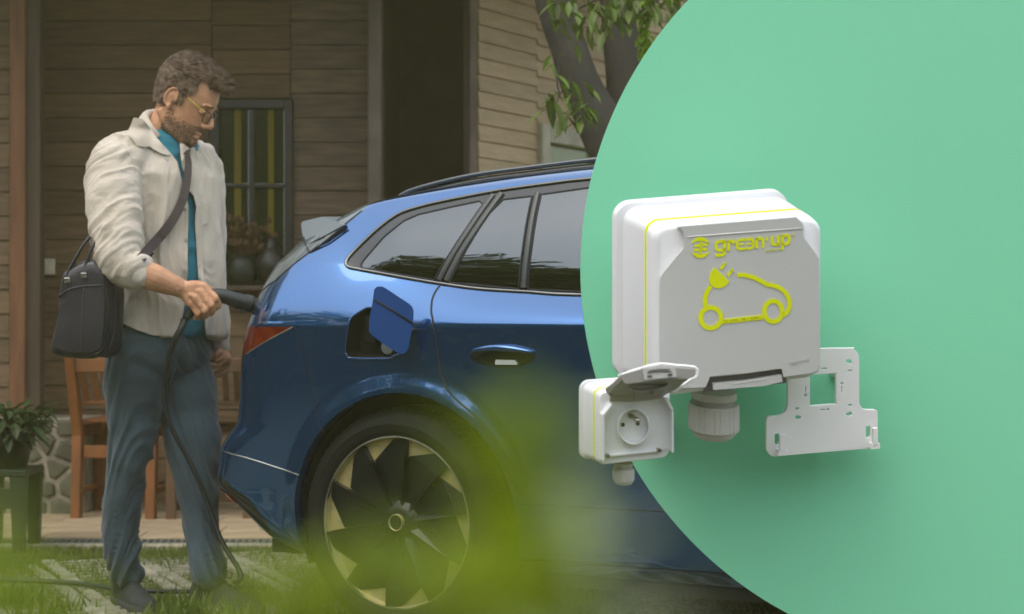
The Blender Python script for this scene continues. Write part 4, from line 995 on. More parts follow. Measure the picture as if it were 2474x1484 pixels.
    letters = [([(745, 241), (665, 246), (640, 255), (628, 280), (628, 328), (640, 350), (665, 358), (745, 348)], W_, 0),
               ([(731, 236), (731, 395), (722, 410), (705, 416), (616, 420)], W_, 0),
               ([(782, 364), (782, 234)], W_, 0), ([(765, 250), (820, 238), (840, 246), (848, 275)], W_, 0),
               ([(992, 222), (920, 230), (898, 242), (888, 262), (888, 310), (898, 330), (920, 342), (998, 334)], W_-5, 0), ([(895, 287), (978, 280)], 22, 0),
               ([(1000, 222), (1062, 218), (1082, 228), (1090, 246), (1090, 300), (1080, 320), (1060, 330), (1004, 334)], W_-5, 0), ([(1008, 278), (1088, 272)], 22, 0),
               ([(1133, 334), (1133, 202)], W_, 0), ([(1116, 214), (1185, 207), (1204, 215), (1212, 240), (1212, 326)], W_-2, 0),
               ([(1264, 190), (1256, 240)], 26, 0),
               ([(1323, 180), (1323, 262), (1332, 280), (1352, 286), (1415, 280)], W_-2, 0), ([(1400, 168), (1400, 298)], W_, 0),
               ([(1452, 356), (1452, 165)], W_, 0), ([(1436, 176), (1505, 170), (1528, 180), (1536, 205), (1534, 245), (1522, 270), (1498, 278), (1440, 284)], W_, 0)]
    strokes(fr, dd, c3, letters, mb); mb.build('lettering', M['lime'], root)
    text(fr, 'SYSTEM', c3(1242, 382), c3(1415, 360), 6.0, dd, M['lime'], root)
    text(fr, 'TM', c3(1553, 186), c3(1604, 181), 5.5, dd, M['lime'], root)
    mb = MB()
    dr = [(circle(562, 1195, 127, 128), 58, 1), (circle(1338, 1115, 112, 128), 56, 1),
          (arcpts([(560, 800), (512, 880), (490, 960), (497, 1055)]), 56, 0),
          (arcpts([(888, 664), (960, 664), (1080, 690), (1180, 735), (1262, 783)]), 54, 0), (arcpts([(1255, 783), (1330, 792), (1420, 825), (1490, 885), (1533, 965), (1540, 1050), (1512, 1120), (1465, 1168)]), 54, 0),
          ([(680, 592), (738, 524)], 38, 0), ([(768, 678), (828, 606)], 38, 0)]
    strokes(fr, dd, c3, dr, mb)
    polys([[(605, 568), (560, 640), (540, 720), (556, 780), (595, 815), (640, 829), (690, 826), (745, 800), (795, 745)], [(712, 1214), (1204, 1158), (1218, 1216), (706, 1272)],
           circle(738, 524, 19, 19, 16), circle(828, 606, 19, 19, 16)])
    mb.build('car_and_plug_symbol', M['lime'], root)
    text(fr, '25 kWh / 8h / 230V~', c3(722, 1256), c3(1196, 1204), 7.2, dd+.0006, M['olive_print'], root)
    text(fr, 'legrand', (1360.1+1640/3, 412.1+1408/3), (1360.1+1782/3, 412.1+1380/3), 9, dd, M['emboss'], root)
    gland(fr, root, 1724, 944, 962, 974, 1038, 1061, 53, 47, 59.5, 52, -.12)
    c = fr(1720, 700, -.262); mb = MB(); b = Vector((c.x, BD, c.z-.0)); mb.tube([c+fr.N*.01, b], .05, 20); mb.build('mounting_arm', M['grey_gland'], root, smooth=True)
big_box()
# ---------------------------------------------------- small open socket
def small_box():
    fr = Frame(1520, 1030, 3.60)
    z = lambda x, y: (1384.8+x*.2111, 865.5+y*.2111)
    P = lambda x, y, d=0: fr(*z(x, y), d)
    root = empty('open_charging_socket', tuple(fr(1520, 1030, -.13)), 'small white charging socket with raised grey lid and round outlet, below the larger socket', 'socket')
    rr = lambda q, d, r: rrect(fr, q, d, r)
    MB().loft([rr([(1400, 921), (1590, 905), (1590, 1088), (1400, 1109)], -.128, 20), rr([(1398, 919), (1593, 904), (1593, 1090), (1398, 1110)], -.122, 22), rr([(1402, 921), (1597, 907), (1597, 1092), (1402, 1111)], -.112, 22)]).build('wall_flange', M['white_plastic'], root, angle=40)
    MB().loft([rr([(1408, 925), (1598, 910), (1598, 1093), (1408, 1111)], -.113, 20), rr([(1432, 938), (1608, 922), (1608, 1097), (1432, 1117)], -.045, 18)]).build('housing', M['white_plastic'], root, angle=40)
    MB().loft([rr([(1432, 938), (1608, 922), (1608, 1097), (1432, 1117)], -.046, 18), rr([(1435, 939), (1610, 923), (1610, 1098), (1435, 1119)], -.038, 18)]).build('seal_strip', M['lime'], root, angle=40)
    MB().loft([rr([(1436, 940), (1611, 924), (1611, 1099), (1436, 1120)], -.038, 18), rr([(1444, 944), (1617, 929), (1615, 1104), (1443, 1124)], -.012, 18), rr([(1449, 950), (1617, 933), (1613, 1103), (1450, 1122)], -.004, 14)]).build('front_shell', M['white_plastic'], root, angle=50)
    # recessed face plate
    fp = [P(*q, .0) for q in [(318, 620), (405, 500), (1000, 445), (1100, 560), (1100, 1040), (320, 1130)]]
    MB().prism(fp, -fr.N*.006).build('face_plate', M['white_plastic'], root)
    for q in ([(300, 625), (318, 620), (320, 1140), (302, 1145)], [(405, 500), (420, 508), (326, 632), (308, 622)], [(1085, 560), (1106, 600), (1106, 1052), (1088, 1050)], [(1000, 430), (1040, 430), (1106, 560), (1086, 575)]):
        MB().prism([P(*k, -.004) for k in q], fr.N*.022).build('rim_wall', M['white_plastic'], root)
    MB().prism([P(*k, 0) for k in [(410, 1100), (950, 1048), (950, 1062), (410, 1118)]], fr.N*.006).build('bottom_ledge', M['white_plastic'], root)
    # outlet: ring and well
    def ring(r, d, n=48):
        c = z(690, 783); return [fr(c[0]+r*math.cos(2*PI*k/n)*.97, c[1]+r*1.09*math.sin(2*PI*k/n), d) for k in range(n)]
    mb = MB(); mb.loft([ring(41, 0), ring(41, .016), ring(39.5, .019), ring(38, .019), ring(36.5, .016), ring(35, .003)], caps=False); mb.build('outlet_ring', M['white_plastic'], root, angle=50)
    MB().add(ring(36, .0012), [tuple(range(48))]).build('outlet_floor', M['white_plastic'], root)
    for q in ((567, 762), (737, 747)):
        MB().prism([P(q[0]+23*math.cos(2*PI*k/20), q[1]+25*math.sin(2*PI*k/20), .0022) for k in range(20)], -fr.N*.0007).build('contact_hole', M['black_hole'], root)
    a = P(650, 655, .0015); MB().tube([a, a+fr.N*.05, a+fr.N*.054], [.0052, .0052, .003], 14).build('earth_pin', M['steel'], root, smooth=True)
    for q in ((382, 1112), (968, 1048)):
        c = P(*q, .0); mb = MB(); mb.tube([c, c+fr.N*.008, c+fr.N*.010], [.0048, .0048, .0035], 14); s = mb.build('screw', M['steel'], root, angle=40)
        MB().cbox((-.0035, -.0007, -.0007), (.0035, .0007, .0007), .0002, Matrix.Translation(c+fr.N*.0104)).build('screw_slot', M['black_hole'], s)
    # raised lid
    D1 = .10
    under = [P(420, 440, .004), P(372, 372, .03), P(560, 262, D1-.01), P(600, 292, D1), P(800, 262, D1), P(1180, 232, D1), P(1325, 236, D1), P(1155, 362, .03), P(1020, 440, .004)]
    uplid = empty('lid', tuple(P(700, 300, .05))); uplid.parent = root; uplid.location = Vector(P(700, 300, .05))-root.location
    def part(name, poly, off, m=M['grey_lid']): return MB().prism(poly, off).build(name, m, uplid)
    back = [P(405, 492, .002), P(420, 438, .004), P(1012, 395, .004), P(1035, 425, .004), P(1000, 452, .002), P(850, 480, .002), P(640, 497, .002)]
    part('hinge_apron', back, fr.N*.004)
    part('lid_panel', under, Vector((0, .004, .006)))
    lip = [P(600, 292, D1), P(560, 250, D1), P(540, 195, D1), P(775, 128, D1), P(790, 112, D1), P(985, 80, D1), P(1165, 105, D1), P(1178, 112, D1), P(1375, 128, D1), P(1400, 150, D1), P(1385, 212, D1), P(1325, 236, D1), P(1190, 215, D1), P(800, 258, D1)]
    part('lid_lip', lip, -fr.N*.006)
    part('side_lip', [P(365, 358, .03), P(545, 195, D1), P(560, 250, D1), P(390, 415, .03)], Vector((.003, .003, 0)))
    part('latch', [P(792, 120, D1+.003), P(985, 88, D1+.003), P(1165, 112, D1+.003), P(1185, 215, D1+.003), P(1000, 232, D1+.003), P(812, 252, D1+.003)], -fr.N*.006, M['grey_plastic'])
    for x, y in ((873, 209), (1107, 191)): part('latch_slot', [P(x-25, y-10, D1+.0045), P(x+25, y-14, D1+.0045), P(x+27, y+12, D1+.0045), P(x-25, y+16, D1+.0045)], -fr.N*.001, M['grey_dark'])
    for (a, b, c) in (((845, 168), (985, 150), (1125, 155)), ((855, 148), (985, 128), (1105, 130))):
        MB().tube([P(*a, D1+.004), P(*b, D1+.004), P(*c, D1+.004)], .0011, 5).build('latch_groove', M['grey_dark'], uplid)
    part('oval_mark', [P(975+78*math.cos(t), 122-14*math.sin(t)-6*math.cos(t), D1+.0042) for t in [2*PI*k/20 for k in range(20)]], -fr.N*.0006, M['grey_gland'])
    # sealing cup under the lid
    def er(sx, sy, d, dx=0, dy=0, n=36): return [P(857+dx+sx*math.cos(t), 318+dy-sy*math.sin(t)-sx*.12*math.cos(t), d) for t in [2*PI*k/n for k in range(n)]]
    mb = MB(); mb.loft([er(215, 52, .062, 0, -8), er(230, 60, .075, 0, 2), er(222, 54, .076, 0, 2), er(172, 38, .058, -5, -18)], caps=False); mb.build('sealing_cup', M['grey_lid'], uplid, angle=50)
    MB().add(er(176, 40, .0585, -5, -18), [tuple(range(36))]).build('cup_floor', M['grey_gland'], uplid)
    for q in ([(700, 385), (735, 388), (722, 482), (712, 482)], [(910, 370), (935, 372), (925, 415), (905, 418)], [(418, 430), (465, 425), (430, 450)]):
        part('stiffening_rib', [P(*k, .03) for k in q], -fr.N*.012)
    wl = [(395, 425), (515, 207), (640, 160), (775, 118), (870, 90), (985, 68), (1080, 72), (1165, 84), (1280, 92), (1385, 104), (1415, 130), (1418, 180), (1408, 214), (1335, 246), (1240, 320), (1165, 376), (1118, 388)]
    MB().tube([P(x, y, D1*.55) for x, y in wl[1:]], .0032, 8).build('white_edge_trim', M['trim_white'], uplid, smooth=True)
    gland(fr, root, 1506, 1118, 1125, 1131, 1160, 1171, 22, 20.5, 25.3, 22.5, -.055)
    c = fr(1530, 1010, -.125); MB().tube([c+fr.N*.01, Vector((c.x+.06, BD, c.z))], .025, 16).build('mounting_arm', M['grey_gland'], root, smooth=True)
small_box()
# ---------------------------------------------------- wall mounting plate
def plate():
    fr = Frame(1985, 970, 4.06)
    z = lambda x, y: (1360.1+x/3, 824.3+y/3)
    O = fr(*z(1870, 440)); inv = lambda p: ((p-O).dot(fr.X), (p-O).dot(fr.Z))
    root = empty('mounting_plate', tuple(O), 'flat white wall mounting plate with square cut-out, right of the large socket', 'mounting plate')
    def c2(pts): return [inv(fr(*z(*p))) for p in pts]
    outer = arcpts([(1625, 60), (1750, 56), (2060, 51), (2085, 54), (2112, 70), (2130, 95), (2136, 130), (2136, 280), (2137, 430), (2145, 465), (2165, 488), (2195, 497), (2245, 497), (2262, 502), (2270, 520), (2270, 640), (2268, 735), (2255, 762), (2225, 771), (1900, 797), (1590, 824), (1525, 829), (1500, 822), (1480, 800), (1470, 770), (1470, 650), (1470, 575), (1476, 553), (1490, 548), (1540, 542), (1580, 530), (1610, 505), (1623, 470), (1625, 400), (1625, 200)], 3)
    holes = [[(1780, 240), (1978, 225), (1978, 240), (1974, 245), (1974, 440), (1978, 455), (1780, 470)],
             [(2038, 140), (2050, 126), (2078, 126), (2090, 145), (2088, 162), (2070, 166), (2038, 152)], circle(2078, 210, 13, 10, 12)+[], [(2058, 201), (2070, 201), (2070, 220), (2058, 220)],
             [(1865, 188), (1900, 187), (1912, 195), (1900, 205), (1865, 206)],
             circle(2014, 303, 13, 14, 14), [(2008, 322), (2020, 322), (2018, 370), (2008, 370)],
             circle(1750, 388, 13, 15, 14), [(1746, 325), (1757, 322), (1757, 370), (1746, 370)],
             [(1672, 475), (1700, 474), (1707, 485), (1700, 496), (1672, 497)], [(1672, 538), (1700, 532), (1720, 542), (1718, 558), (1695, 570), (1674, 556)],
             circle(1912, 492, 13, 13, 14), [(1855, 488), (1895, 488), (1895, 500), (1855, 501)],
             [(2056, 450), (2080, 449), (2090, 460), (2080, 470), (2056, 471)], [(2040, 520), (2075, 503), (2090, 515), (2085, 535), (2060, 543), (2040, 532)],
             [(1525, 668), (1568, 660), (1570, 735), (1550, 752), (1525, 748)], [(2185, 612), (2222, 608), (2224, 690), (2205, 702), (2185, 700)]]
    cu = bpy.data.curves.new('plate', 'CURVE'); cu.dimensions = '2D'; cu.fill_mode = 'BOTH'; cu.extrude = .0045; cu.bevel_depth = .001; cu.bevel_resolution = 1
    for pts in [outer]+holes:
        q = c2(pts); s = cu.splines.new('POLY'); s.points.add(len(q)-1); s.use_cyclic_u = True
        for i, p in enumerate(q): s.points[i].co = (p[0], p[1], 0, 1)
    o = bpy.data.objects.new('plate', cu); scene.collection.objects.link(o)
    dg = bpy.context.evaluated_depsgraph_get(); dg.update(); me = bpy.data.meshes.new_from_object(o.evaluated_get(dg)); bpy.data.objects.remove(o)
    V = [O+fr.X*v.co.x+fr.Z*v.co.y+fr.N*v.co.z for v in me.vertices]; Fc = [tuple(p.vertices) for p in me.polygons]
    mesh_obj('plate', V, Fc, M['white_plate'], root)
    for (x0, y0, x1, y1) in ((1562, 675, 1604, 792), (2236, 628, 2268, 745)):
        T = lambda x, y, d: fr(*z(x, y), d)
        MB().prism([T(x0, y0, .02), T(x1, y0-6, .02), T(x1, y1-12, .02), T(x0, y1, .02)], fr.N*.012).build('hook', M['white_plate'], root)
        MB().prism([T(x0-22, y1-14, .004), T(x1, y1-20, .004), T(x1, y1+14, .004), T(x0-30, y1+20, .004)], fr.N*.026).build('hook_foot', M['white_plate'], root)
    for (x, y) in ((1850, 600), (2050, 250)):
        c = fr(*z(x, y)); MB().tube([c-fr.N*.003, Vector((c.x, BD, c.z))], .012, 12).build('standoff', M['grey_gland'], root)
plate()
# ============================================================ the man
M['skin'] = mat('skin', (.58, .32, .185), .5, noise_s=30, col2=(.50, .25, .14), bump=.08, bump_s=200, sss=.15, spec=.4)
M['hair'] = mat('hair', (.22, .155, .105), .55, noise_s=60, col2=(.05, .032, .02), spec=.2)
M['beard'] = mat('beard', (.13, .085, .05), .7)
M['linen'] = mat('linen_shirt', (.54, .48, .40), .85, noise_s=9, col2=(.46, .40, .32), bump=.25, bump_s=350, sheen=.2, stretch=(1, 1, .4))
M['tee'] = mat('teal_tshirt', (.018, .16, .215), .85, bump=.2, bump_s=300)
M['denim'] = mat('slate_trousers', (.035, .060, .075), .85, noise_s=7, col2=(.060, .098, .12), bump=.3, bump_s=400, stretch=(1, 1, .5), sheen=.2)
M['shoe'] = mat('dark_suede', (.022, .026, .030), .8, noise_s=20, bump=.3, bump_s=150)
M['sole'] = mat('shoe_sole', (.045, .045, .05), .7)
M['leather'] = mat('dark_leather', (.016, .016, .020), .36, noise_s=8, col2=(.030, .028, .033), bump=.08, bump_s=90, coat=.08, coat_r=.3)
M['strap'] = mat('bag_strap', (.034, .022, .023), .7, bump=.4, bump_s=300)
M['stitch'] = mat('stitching', (.05, .05, .055), .6)
M['black_plastic'] = mat('black_plastic', (.014, .018, .018), .42, bump=.1, bump_s=200)
M['temple'] = mat('glasses_temple', (.36, .30, .06), .4)
M['glass_frame'] = mat('glasses_frame', (.02, .015, .02), .3)
M['lens'] = mat('glasses_lens', (.34, .22, .15), .08)
M['lens'].node_tree.nodes['Principled BSDF'].inputs['Alpha'].default_value = .30
M['button'] = mat('button', (.35, .32, .28), .5)
MAN = empty('person', tuple(at(390, 1462, 6.15)), 'man in a pale linen shirt, teal t-shirt and slate trousers plugging in a charger', 'person')
MAN.location.z = 0
def chain(mb, pts, n=16, sq=1.0):                       # pts: (px, py, D, r in m)
    P = crom([at(p[0], p[1], p[2]) for p in pts], 4); R = [p[3] for p in pts]
    rr = [R[i//4]+(R[min(i//4+1, len(R)-1)]-R[i//4])*(i % 4)/4 for i in range(len(P))]
    mb.tube(P, rr, n); mb.ell(P[0], (rr[0],)*3, nu=n); mb.ell(P[-1], (rr[-1],)*3, nu=n)
fb = Vector((.788, -.616, 0)); rb = Vector((-.616, -.788, 0))
def oval(px, py, D, a, b, n=40, e=2.3, tilt=0):
    c = at(px, py, D); out = []
    for k in range(n):
        t = 2*PI*k/n; ca, sa = math.cos(t), math.sin(t)
        u = math.copysign(abs(ca)**(2/e), ca)*a; v = math.copysign(abs(sa)**(2/e), sa)*b
        out.append(c+rb*u+fb*v+Vector((0, 0, tilt*v)))
    return out
def torso(mb, rows, k=3):
    P = []
    rows2 = []
    for i in range(len(rows)-1):
        for j in range(k): t = j/k; rows2.append([rows[i][q]+(rows[i+1][q]-rows[i][q])*t for q in range(5)])
    rows2.append(rows[-1])
    mb.loft([oval(r[1], r[0], *r[2:]) for r in rows2])
# ---- head frame
Pp, Yy = math.radians(28), math.radians(13)
hf = Vector((math.cos(Pp)*math.cos(Yy), -math.cos(Pp)*math.sin(Yy), -math.sin(Pp))); hu = Vector((math.sin(Pp)*math.cos(Yy), -math.sin(Pp)*math.sin(Yy), math.cos(Pp))); hr = hf.cross(hu)
H0 = at(421, 232, 6.10)
def hd(f_, u, l=0): return H0+hf*f_+hu*u+hr*l
HR = [(-.128, .126, .085, .020), (-.118, .136, .055, .036), (-.105, .139, .030, .046), (-.088, .137, .0, .054), (-.065, .139, -.03, .061), (-.04, .142, -.048, .066), (-.01, .144, -.060, .070), (.02, .149, -.068, .073), (.045, .151, -.074, .076), (.08, .141, -.074, .077), (.11, .116, -.066, .069), (.13, .085, -.048, .054), (.145, .045, -.018, .028)]
def hring(u, f_, b, w_, n=36, g=0):
    out = []; c = (f_+b)/2; h = (f_-b)/2+g; w_ += g
    for k in range(n):
        t = 2*PI*k/n; ca, sa = math.cos(t), math.sin(t); e = 2.15
        x = math.copysign(abs(ca)**(2/e), ca)*h; y = math.copysign(abs(sa)**(2/e), sa)*w_*(1-.16*max(0, ca))
        out.append(hd(c+x, u, y))
    return out
def headloft(mb, rows, g=0):
    r2_ = []
    for i in range(len(rows)-1):
        for j in range(3): t = j/3; r2_.append([rows[i][q]+(rows[i+1][q]-rows[i][q])*t for q in range(4)])
    r2_.append(rows[-1]); mb.loft([hring(*r, g=g) for r in r2_])
MH = Matrix((hf, hr, hu)).transposed().to_3x3()
body = MB()
headloft(body, HR)
body.tube([hd(.144, .012), hd(.151, .0), hd(.160, -.016), hd(.167, -.031), hd(.163, -.042)], [.006, .0075, .009, .0115, .010], 12)
body.ell(hd(.165, -.034), (.0115, .012, .010), MH)
for s in (-1, 1):
    body.ell(hd(.150, -.042, s*.0135), (.013, .008, .009), MH)                 # wings of the nose
    body.tube([hd(.143, .020, s*.008), hd(.1455, .026, s*.026), hd(.132, .020, s*.046)], [.0055, .006, .004], 10)   # brow
    body.tube([hd(.138, -.074, s*.022), hd(.1445, -.0755, 0), hd(.138, -.074, -s*.022)], [.004, .0058, .004], 8)
    body.tube([hd(.137, -.087, s*.018), hd(.1425, -.0875, 0), hd(.137, -.087, -s*.018)], [.004, .0066, .004], 8)
    body.tube([hd(.0, -.055, s*.050), hd(.05, -.098, s*.044), hd(.11, -.115, s*.02)], [.02, .018, .018], 10)        # jaw
    # ear: rim, lobe and bowl
    e0 = lambda a, r=1: hd(.026+.0185*r*math.cos(a)+.006*math.sin(a), .000+.031*r*math.sin(a)-.006*math.cos(a), s*(.078+.006*max(0, -math.cos(a))))
    body.tube([e0(math.radians(a)) for a in range(20, 300, 20)], [.0042]*14, 8)
    body.ell(hd(.025, -.002, s*.072), (.018, .009, .028), MH)
    body.ell(hd(.031, -.033, s*.076), (.010, .006, .011), MH)
    body.ell(hd(.045, -.004, s*.076), (.006, .006, .009), MH)
body.ell(hd(.128, -.108), (.018, .022, .017), MH)
chain(body, [(428, 250, 6.12, .062), (408, 290, 6.12, .058), (392, 330, 6.13, .066), (388, 352, 6.13, .075)])
# body under the clothes
torso(body, [(345, 386, 6.13, .10, .07), (375, 382, 6.13, .16, .09), (440, 390, 6.12, .165, .105), (560, 402, 6.12, .15, .10), (700, 410, 6.12, .15, .10), (800, 390, 6.12, .16, .11), (900, 380, 6.12, .15, .10)])
chain(body, [(300, 392, 5.98, .055), (280, 500, 5.89, .05), (290, 610, 5.81, .045), (312, 648, 5.79, .044), (345, 661, 5.79, .046), (372, 671, 5.80, .0455), (398, 682, 5.815, .040), (420, 691, 5.83, .0335), (432, 695, 5.84, .031)])
chain(body, [(478, 400, 6.27, .05), (495, 600, 6.33, .045), (508, 700, 6.33, .036), (524, 790, 6.31, .030), (534, 850, 6.285, .024), (540, 866, 6.285, .028)])
chain(body, [(325, 940, 6.08, .07), (305, 1130, 6.11, .055), (296, 1200, 6.12, .05), (302, 1350, 6.15, .036)])
chain(body, [(445, 940, 6.17, .07), (473, 1130, 6.14, .055), (486, 1270, 6.12, .045), (498, 1350, 6.11, .036)])
# right hand, closed round the plug's grip
MC = [(493, 694, 5.855), (483, 706, 5.838), (471, 719, 5.832), (459, 731, 5.838)]
PIP = [(521, 722, 5.850), (509, 738, 5.838), (495, 750, 5.836), (478, 757, 5.842)]
DIP = [(527, 738, 5.868), (512, 753, 5.862), (496, 762, 5.862), (477, 767, 5.865)]
TIP = [(518, 746, 5.893), (504, 759, 5.888), (488, 766, 5.887), (470, 769, 5.885)]
for k in range(4):
    chain(body, [(432, 694, 5.843, .024), ((432+MC[k][0])/2+2, (694+MC[k][1])/2, 5.84, .019), (*MC[k], .0148)], 12)
    fr_ = (.0125, .0125, .0118, .0105)[k]
    a, b, c, d = [at(*q) for q in (MC[k], PIP[k], DIP[k], TIP[k])]
    body.tube([a, a.lerp(b, .5), b, b.lerp(c, .5), c, c.lerp(d, .6), d], [fr_*1.15, fr_*1.0, fr_*1.1, fr_*.98, fr_, fr_*.92, fr_*.7], 10); body.ell(b, (fr_*1.12,)*3, nu=10, nv=6)
chain(body, [(440, 700, 5.87, .020), (462, 690, 5.895, .017), (488, 690, 5.915, .0135), (508, 702, 5.925, .011)], 12)
# left hand hanging, relaxed
chain(body, [(536, 850, 6.285, .021), (541, 862, 6.285, .024), (543, 872, 6.29, .022)], 12)
for q in ([(534, 866, 6.262, .0088), (522, 873, 6.252, .0078), (513, 873, 6.252, .0070), (508, 869, 6.255, .006)], [(541, 872, 6.272, .0092), (527, 884, 6.262, .0082), (515, 887, 6.262, .0074), (508, 885, 6.265, .0062)],
          [(548, 876, 6.29, .0092), (536, 893, 6.280, .0082), (522, 900, 6.280, .0073), (512, 900, 6.282, .0062)], [(553, 872, 6.31, .0086), (549, 893, 6.300, .0076), (537, 906, 6.298, .0070), (526, 910, 6.30, .006)],
          [(528, 852, 6.255, .0105), (521, 859, 6.240, .009), (519, 866, 6.238, .0078)]): chain(body, q, 10)
BODY = body.build('body', M['skin'], MAN)
BODY = remesh(BODY, .0032, 3, .5)
mb_ = np.array(MAN.location)
def headloc(c): p = c+mb_-np.array(H0); return p @ np.array(hf), p @ np.array(hu), p @ np.array(hr)
def face(c, n):
    f_, u, l = headloc(c); d = np.zeros(len(c))
    for s in (-1, 1):
        d -= .0075*np.exp(-(((u-.001)/.012)**2+((np.abs(l-s*.031))/.017)**2))*(f_ > .09)
        d -= .0040*np.exp(-(((u+.003)/.016)**2+((l-s*.079)/.012)**2+((f_-.032)/.009)**2))
    d -= .0022*np.exp(-(((u+.0815)/.0028)**2+(l/.024)**2))*(f_ > .12)
    return d
displace(BODY, face)
def knuck(c, n):                                        # tendons and creases on the near hand
    p = c+mb_; d = .0012*vnoise(p*np.array([70, 70, 70])); h = (p[:, 0] > at(425, 0, 5.84)[0]) & (p[:, 1] < 5.95) & (p[:, 2] < at(0, 655, 5.84)[2]) & (p[:, 2] > at(0, 780, 5.84)[2])
    return np.where(h, d+.0012*ridge(p*np.array([110, 40, 60.])), .0)
displace(BODY, knuck)
for p in BODY.data.polygons: p.use_smooth = True
# eyes
for s in (-1, 1):
    MB().ell(hd(.1290, .000, s*.031), (.0125, .0125, .0115), MH).build('eyelid', M['skin'], MAN, smooth=True)
    mb = MB(); mb.tube([hd(.1400, -.0055, s*.021), hd(.1420, -.0075, s*.031), hd(.1365, -.0055, s*.042)], .0012, 5); mb.build('eyelashes', M['hair'], MAN)
    mb = MB(); rg_ = random.Random(5)
    for i in range(120): a = rg_.random(); p = hd(.1495-.016*a*a, .0265-.003*a, s*(.012+.036*a)); d_ = hd(.004+rg_.uniform(0, .003), .002+rg_.uniform(-.003, .003), s*.006)-H0; mb.tube([p, p+d_], [.0009, .0003], 3, caps=False)
    mb.build('eyebrow', M['hair'], MAN)
# hair: shell over the scalp, quiff, and strands
zp = lambda x, y: (((x-500)*.884+(y-680)*.467)*.000258, ((x-500)*.467-(y-680)*.884)*.000258)
side_poly = [zp(*q) for q in [(1150, 640), (1080, 540), (1000, 470), (930, 468), (880, 520), (850, 600), (820, 650), (760, 665), (700, 640), (660, 690), (655, 790), (622, 800), (608, 700), (585, 600), (540, 535), (480, 540), (430, 580), (400, 660), (395, 760), (385, 810), (300, 800), (240, 800), (100, 700), (100, 100), (700, -100), (1500, 300), (1500, 640)]]
def hair_mask(f_, u, l):
    f0 = f_; f_ = f_-.36*np.abs(l)
    m = inside(side_poly, f_, u); c = (u > .088-.35*np.maximum(0, np.abs(l)-.025)) ; t = np.abs(l) < .047
    return np.where(t & (f0 > .05), c, m) & (u > -.06)
hm = MB()
headloft(hm, [r for r in HR if r[0] > -.045], g=.0045)
hm.ell(hd(.028, .128), (.085, .052, .030), MH); hm.ell(hd(.085, .118), (.060, .050, .030), MH); hm.ell(hd(.125, .104), (.036, .046, .020), MH); hm.ell(hd(.150, .098, .008), (.016, .034, .013), MH)
hair = hm.build('hair', M['hair'], MAN); hair = remesh(hair, .0045, 3)
def hairw(c, n):
    f_, u, l = headloc(c); return .0022*ridge(np.stack([f_*14+u*10, l*120, u*20-f_*8], 1))+.0015*vnoise(c*28)
displace(hair, hairw)
bm = bmesh.new(); bm.from_mesh(hair.data); bm.faces.ensure_lookup_table()
cc = np.array([f_.calc_center_median() for f_ in bm.faces]); F_, U_, L_ = headloc(cc); keep = hair_mask(F_, U_, L_)
bmesh.ops.delete(bm, geom=[f_ for f_, k in zip(bm.faces, keep) if not k], context='FACES'); bm.to_mesh(hair.data); bm.free()
for p in hair.data.polygons: p.use_smooth = True
def strands(src, maskfn, n, ln, rad, dirfn, name, m, seed, jit=.35):
    me = src.data; me.update(); r = np.random.RandomState(seed); cen_ = np.array([p.center for p in me.polygons]); nor = np.array([p.normal for p in me.polygons]); ar = np.array([p.area for p in me.polygons])
    F_, U_, L_ = headloc(cen_); ok = maskfn(F_, U_, L_); pr = ar*ok; pr = pr/pr.sum(); ids = r.choice(len(pr), n, p=pr); mb = MB()
    V = []; Fc = []
    for i in ids:
        p = cen_[i]+mb_+r.normal(size=3)*.0015; nn = nor[i]; d = dirfn(F_[i], U_[i], L_[i], nn)+r.normal(size=3)*jit; d /= np.linalg.norm(d); l = ln(F_[i], U_[i])*r.uniform(.6, 1.2)
        s_ = np.cross(d, nn); s_ = s_/(np.linalg.norm(s_)+1e-6)*rad; q = p+d*l*.5+nn*l*.12; e = p+d*l
        k = len(V); V += [p-s_, p+s_, q+s_*.7, q-s_*.7, e]; Fc += [(k, k+1, k+2, k+3), (k+3, k+2, k+4)]
    return mesh_obj(name, [tuple(v) for v in V], Fc, m, MAN)
hfa, hua, hra = np.array(hf), np.array(hu), np.array(hr)
def hdir(f_, u, l, nn):
    if u > .075: return hfa*.9+nn*.35+hua*.15
    return -hua*.8-hfa*.35+nn*.25
strands(hair, lambda f_, u, l: f_ > -9, 9000, lambda f_, u: .034 if (u > .09) else .010, .0007, hdir, 'hair_strands', M['hair'], 3, .16)
def beard_mask(f_, u, l):
    r = np.random.RandomState(2).rand(len(f_)); f_ = f_-.30*np.abs(l)*(np.abs(l) > .03)
    low = (u < -.052-.35*np.maximum(0, .06-f_)+.0*l) & (u > -.145) & (f_ > .01); lips = (np.abs(u+.081) < .011) & (np.abs(l) < .02) & (f_ > .12)
    edge = np.clip((-.045-u)/.03, 0, 1); side = (f_ < .035) & (u < .005) & (f_ > .008) & (u > -.07) & (np.abs(l) > .05)
    return (((low & (r < edge)) | (side & (r < .35))) & ~lips)
strands(BODY, beard_mask, 11000, lambda f_, u: .0050, .0006, lambda f_, u, l, nn: -hua*.7+hfa*.2+nn*.6, 'beard', M['beard'], 5, .4)
